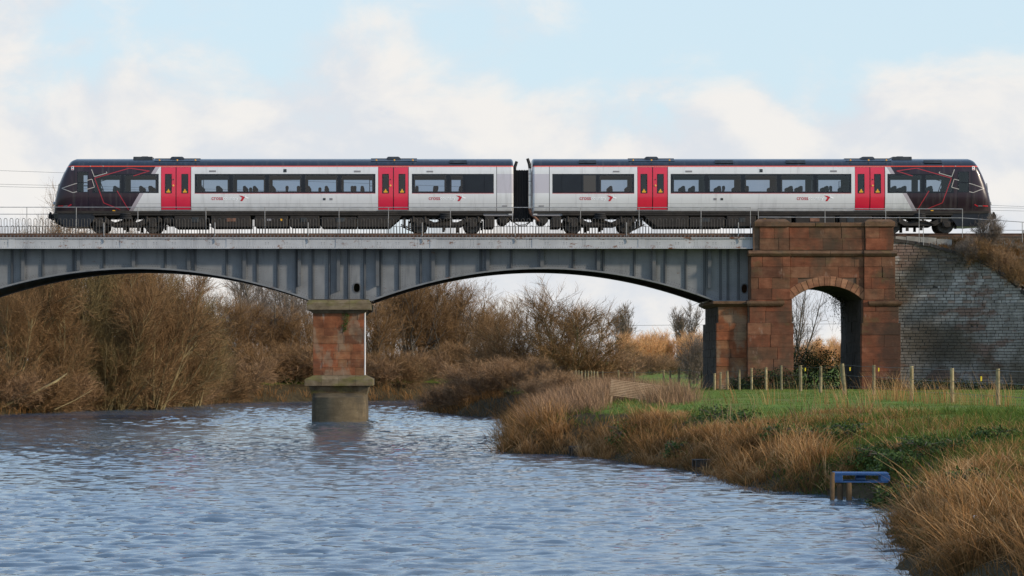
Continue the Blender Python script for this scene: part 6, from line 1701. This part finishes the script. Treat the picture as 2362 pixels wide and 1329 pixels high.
near = [(1648, 146, 0.85, 0.0, 1.15), (1661.5, 145, 0.92, 0, 1), (1678, 145, 0.98, 0.01, 1), (1705.5, 144.5, 1.0, 0, 1.0), (1733.7, 144, 1.08, 0.0, 1.0), (1767, 143, 1.14, 0.0, 1.15), (1802.7, 142, 1.2, 0.0, 1.0), (1847, 138, 1.2, -0.02, 1.35), (1892.6, 131.5, 1.2, 0.01, 1.25), (1949, 125, 1.32, 0.085, 1.7), (2015.8, 121, 1.26, -0.015, 1.2), (2102.8, 106, 1.24, 0.0, 1.3), (2197.5, 100, 1.18, -0.02, 1.25), (2302.6, 91.5, 1.16, -0.015, 1.2), (2420, 84, 1.15, 0, 1.2)]
FN = fence('post_and_wire_fence', 'pale round-post and wire fence across the green field before the abutment', near, (0.95, 0.62, 0.28))
for px, Y, zf in ((1857, 137.5, 1.02), (1960, 124.8, 1.08), (2026, 120.6, 1.06), (2262, 94, 0.86)):
    x_ = X(px, Y); z_ = gh(x_, Y) + zf
    MB().cbox((x_ - FN.location.x, Y - 0.1 - FN.location.y, z_ - FN.location.z), (0.05, 0.012, 0.15)).ob('marker_tag', 'tag_yellow', FN).rotation_euler = (0, 0, 0)
far = [(1328, 188, 0.85, 0, 1.0), (1334, 186, 0.9, 0.02, 0.9), (1342, 184, 0.85, -0.03, 0.9), (1349.5, 183, 0.9, 0, 0.9), (1357, 182, 0.88, 0.03, 0.9), (1364.5, 181, 0.86, 0, 0.9), (1370, 180, 0.85, 0.01, 0.9), (1379, 178, 0.8, 0.05, 0.9), (1390, 176, 0.85, 0, 0.9), (1427, 172, 0.95, 0.0, 1.0), (1463, 170, 0.9, 0, 1.0), (1531, 166, 1.0, 0, 1.0), (1546, 165, 0.95, 0, 1.0), (1565, 162, 1.1, 0.03, 1.3), (1590, 160, 1.05, 0.0, 1.2), (1618, 158, 0.9, 0, 1.0)]
fence('far_field_fence', 'distant line of thin fence posts beyond the bridge on the field', far, (0.9, 0.5))
# wooden hurdle leaning in the scrub
HU = empty('wooden_hurdle', (X(1406, 109), 109, Z(913, 109)), 0.12); tag(HU, 'weathered slatted wooden hurdle leaning in the scrub on the bank', 'hurdle')
HU.rotation_euler = (R(-12), R(7), 0.1)
for i in range(10):
    MB().box(0.0, 2.3, -0.012, 0.012, 0.02 + i * 0.062, 0.058 + i * 0.062).ob('slat', 'old_wood', HU, bevel=0.003)
for u in (0.05, 1.1, 2.2): MB().box(u, u + 0.07, 0.014, 0.05, -0.35, 0.62).ob('upright', 'old_wood', HU)

# ------------------------------------------------------------------ waterside platforms and litter
Yp = 63.5
PF = empty('pallet_platform', (X(1985, Yp), Yp, 0.0), -0.10); tag(PF, 'blue wooden pallet set on stakes as a fishing platform at the water', 'platform')
zt = Z(1090, Yp)
for i in range(7): MB().box(-0.58, 0.58, -0.40 + i * 0.135, -0.40 + i * 0.135 + 0.10, zt - 0.022, zt).ob('top_board', 'pallet_blue', PF, bevel=0.004)
for y_ in (-0.38, 0.0, 0.38):
    MB().box(-0.56, 0.56, y_ - 0.05, y_ + 0.05, zt - 0.044, zt - 0.023).ob('stringer', 'pallet_blue', PF)
    MB().box(-0.56, 0.56, y_ - 0.05, y_ + 0.05, zt - 0.20, zt - 0.172).ob('bottom_board', 'pallet_blue', PF)
    for u in (-0.5, 0.0, 0.5):
        if y_ == -0.38 and u == 0.0: continue
        MB().box(u - 0.10, u + 0.10, y_ - 0.05, y_ + 0.05, zt - 0.171, zt - 0.045).ob('block', 'pallet_blue', PF, bevel=0.006)
for u, y_, t_ in ((-0.63, -0.42, zt + 0.02), (-0.44, -0.34, zt - 0.202), (-0.26, -0.40, zt - 0.202), (0.45, 0.2, zt - 0.202)):
    MB().tube([(u, y_, -0.6), (u + random.uniform(-0.02, 0.02), y_, t_)], 0.062 if u > -0.6 else 0.05, 9).ob('stake', 'stake_wood', PF, smooth=True)
def jetty(label, px, Y, w_, zt_):
    J = empty('plank_stage', (X(px, Y), Y, 0.0), 0.15); tag(J, label, 'platform', 'plank stages in the reeds')
    for i in range(3): MB().box(-w_ / 2, w_ / 2, -0.25 + i * 0.17, -0.25 + i * 0.17 + 0.15, zt_ - 0.03, zt_).ob('plank', 'dark_wood', J, bevel=0.004)
    MB().box(-w_ / 2, w_ / 2, -0.28, -0.255, zt_ - 0.20, zt_ + 0.0).ob('fascia', 'dark_wood', J)
    for u in (-w_ / 2 + 0.04, w_ / 2 - 0.04):
        for v in (-0.2, 0.2): MB().box(u - 0.035, u + 0.035, v - 0.035, v + 0.035, -0.6, zt_ - 0.031).ob('stake', 'dark_wood', J)
jetty('dark plank stage half hidden in the reeds left of the blue pallet', 1622, 80.2, 0.52, Z(1060, 80))
jetty('tiny dark plank stage in the reeds near the far tip of the bank', 1328, 94.3, 0.36, Z(1028, 95))
def rock(label, px, Y, s_, seed, group='stones at the water edge'):
    rr_ = random.Random(seed); bm = bmesh.new(); bmesh.ops.create_icosphere(bm, subdivisions=2, radius=0.5)
    for v in bm.verts: v.co *= 1 + rr_.uniform(-0.14, 0.14)
    me = bpy.data.meshes.new('stone'); bm.to_mesh(me); bm.free()
    o = mesh_ob('river_boulder', me, 'river_stone'); o.location = (X(px, Y), Y, 0.0); o.scale = s_; o.rotation_euler = (0, 0, rr_.uniform(0, 3)); tag(o, label, 'stone', group)
rock('flat dark stone in the water left of the blue pallet', 1672, 68.2, (0.26, 0.4, 0.10), 1)
rock('small dark stone in the water just right of the flat one', 1720, 67.3, (0.24, 0.3, 0.08), 2)
rock('muddy stone at the water edge below the foreground reeds', 2068, 46.2, (0.4, 0.5, 0.12), 3)
rock('dark stone in the water beside the pier', 860, 147.5, (0.35, 0.5, 0.12), 4)
o = MB().lathe((0, 0, 0), [(0.0, 0.05), (0.02, 0.075), (0.17, 0.075), (0.23, 0.03), (0.27, 0.03)], 'z', 12).ob('plastic_bottle', 'plastic_white', smooth=True); o.location = (X(1262, 96.8), 96.8, -0.03); o.rotation_euler = (0.25, 0.2, 0); tag(o, 'white plastic bottle stuck at the tip of the reeds', 'bottle')
o = MB().frustum((-0.05, 0.06, -0.04, 0.04, 0), (-0.03, 0.03, -0.02, 0.02, 0.04)).ob('litter_scrap', 'plastic_white', bevel=0.01); o.location = (X(2250, 42.5), 42.5, gh(X(2250, 42.5), 42.5) + 0.12); tag(o, 'white scrap of litter in the foreground reeds', 'litter')

# overhead cables far behind
def cable(label, pts, Y, r=0.022):
    pp = []
    for i in range(41):
        t = i / 40; px = pts[0][0] + (pts[1][0] - pts[0][0]) * t; py = pts[0][1] + (pts[1][1] - pts[0][1]) * t + 14 * (4 * (t - 0.5) ** 2 - 1) * -0.0
        pp.append((X(px, Y), Y, Z(py, Y)))
    o = MB().tube(pp, r, 4).ob('overhead_cable', 'cable'); tag(o, label, 'cable', 'overhead cables in the sky')
cable('highest overhead cable in the sky behind both ends of the train', [(-900, 362), (3200, 506)], 300, 0.016)
cable('upper of the two lower overhead cables beside the train', [(-900, 404), (3200, 500)], 300, 0.016)
cable('lowest overhead cable beside the train', [(-900, 409), (3200, 507)], 300, 0.016)
cable('cable crossing the pale sky under the right span', [(-900, 768), (3200, 738)], 430, 0.028)
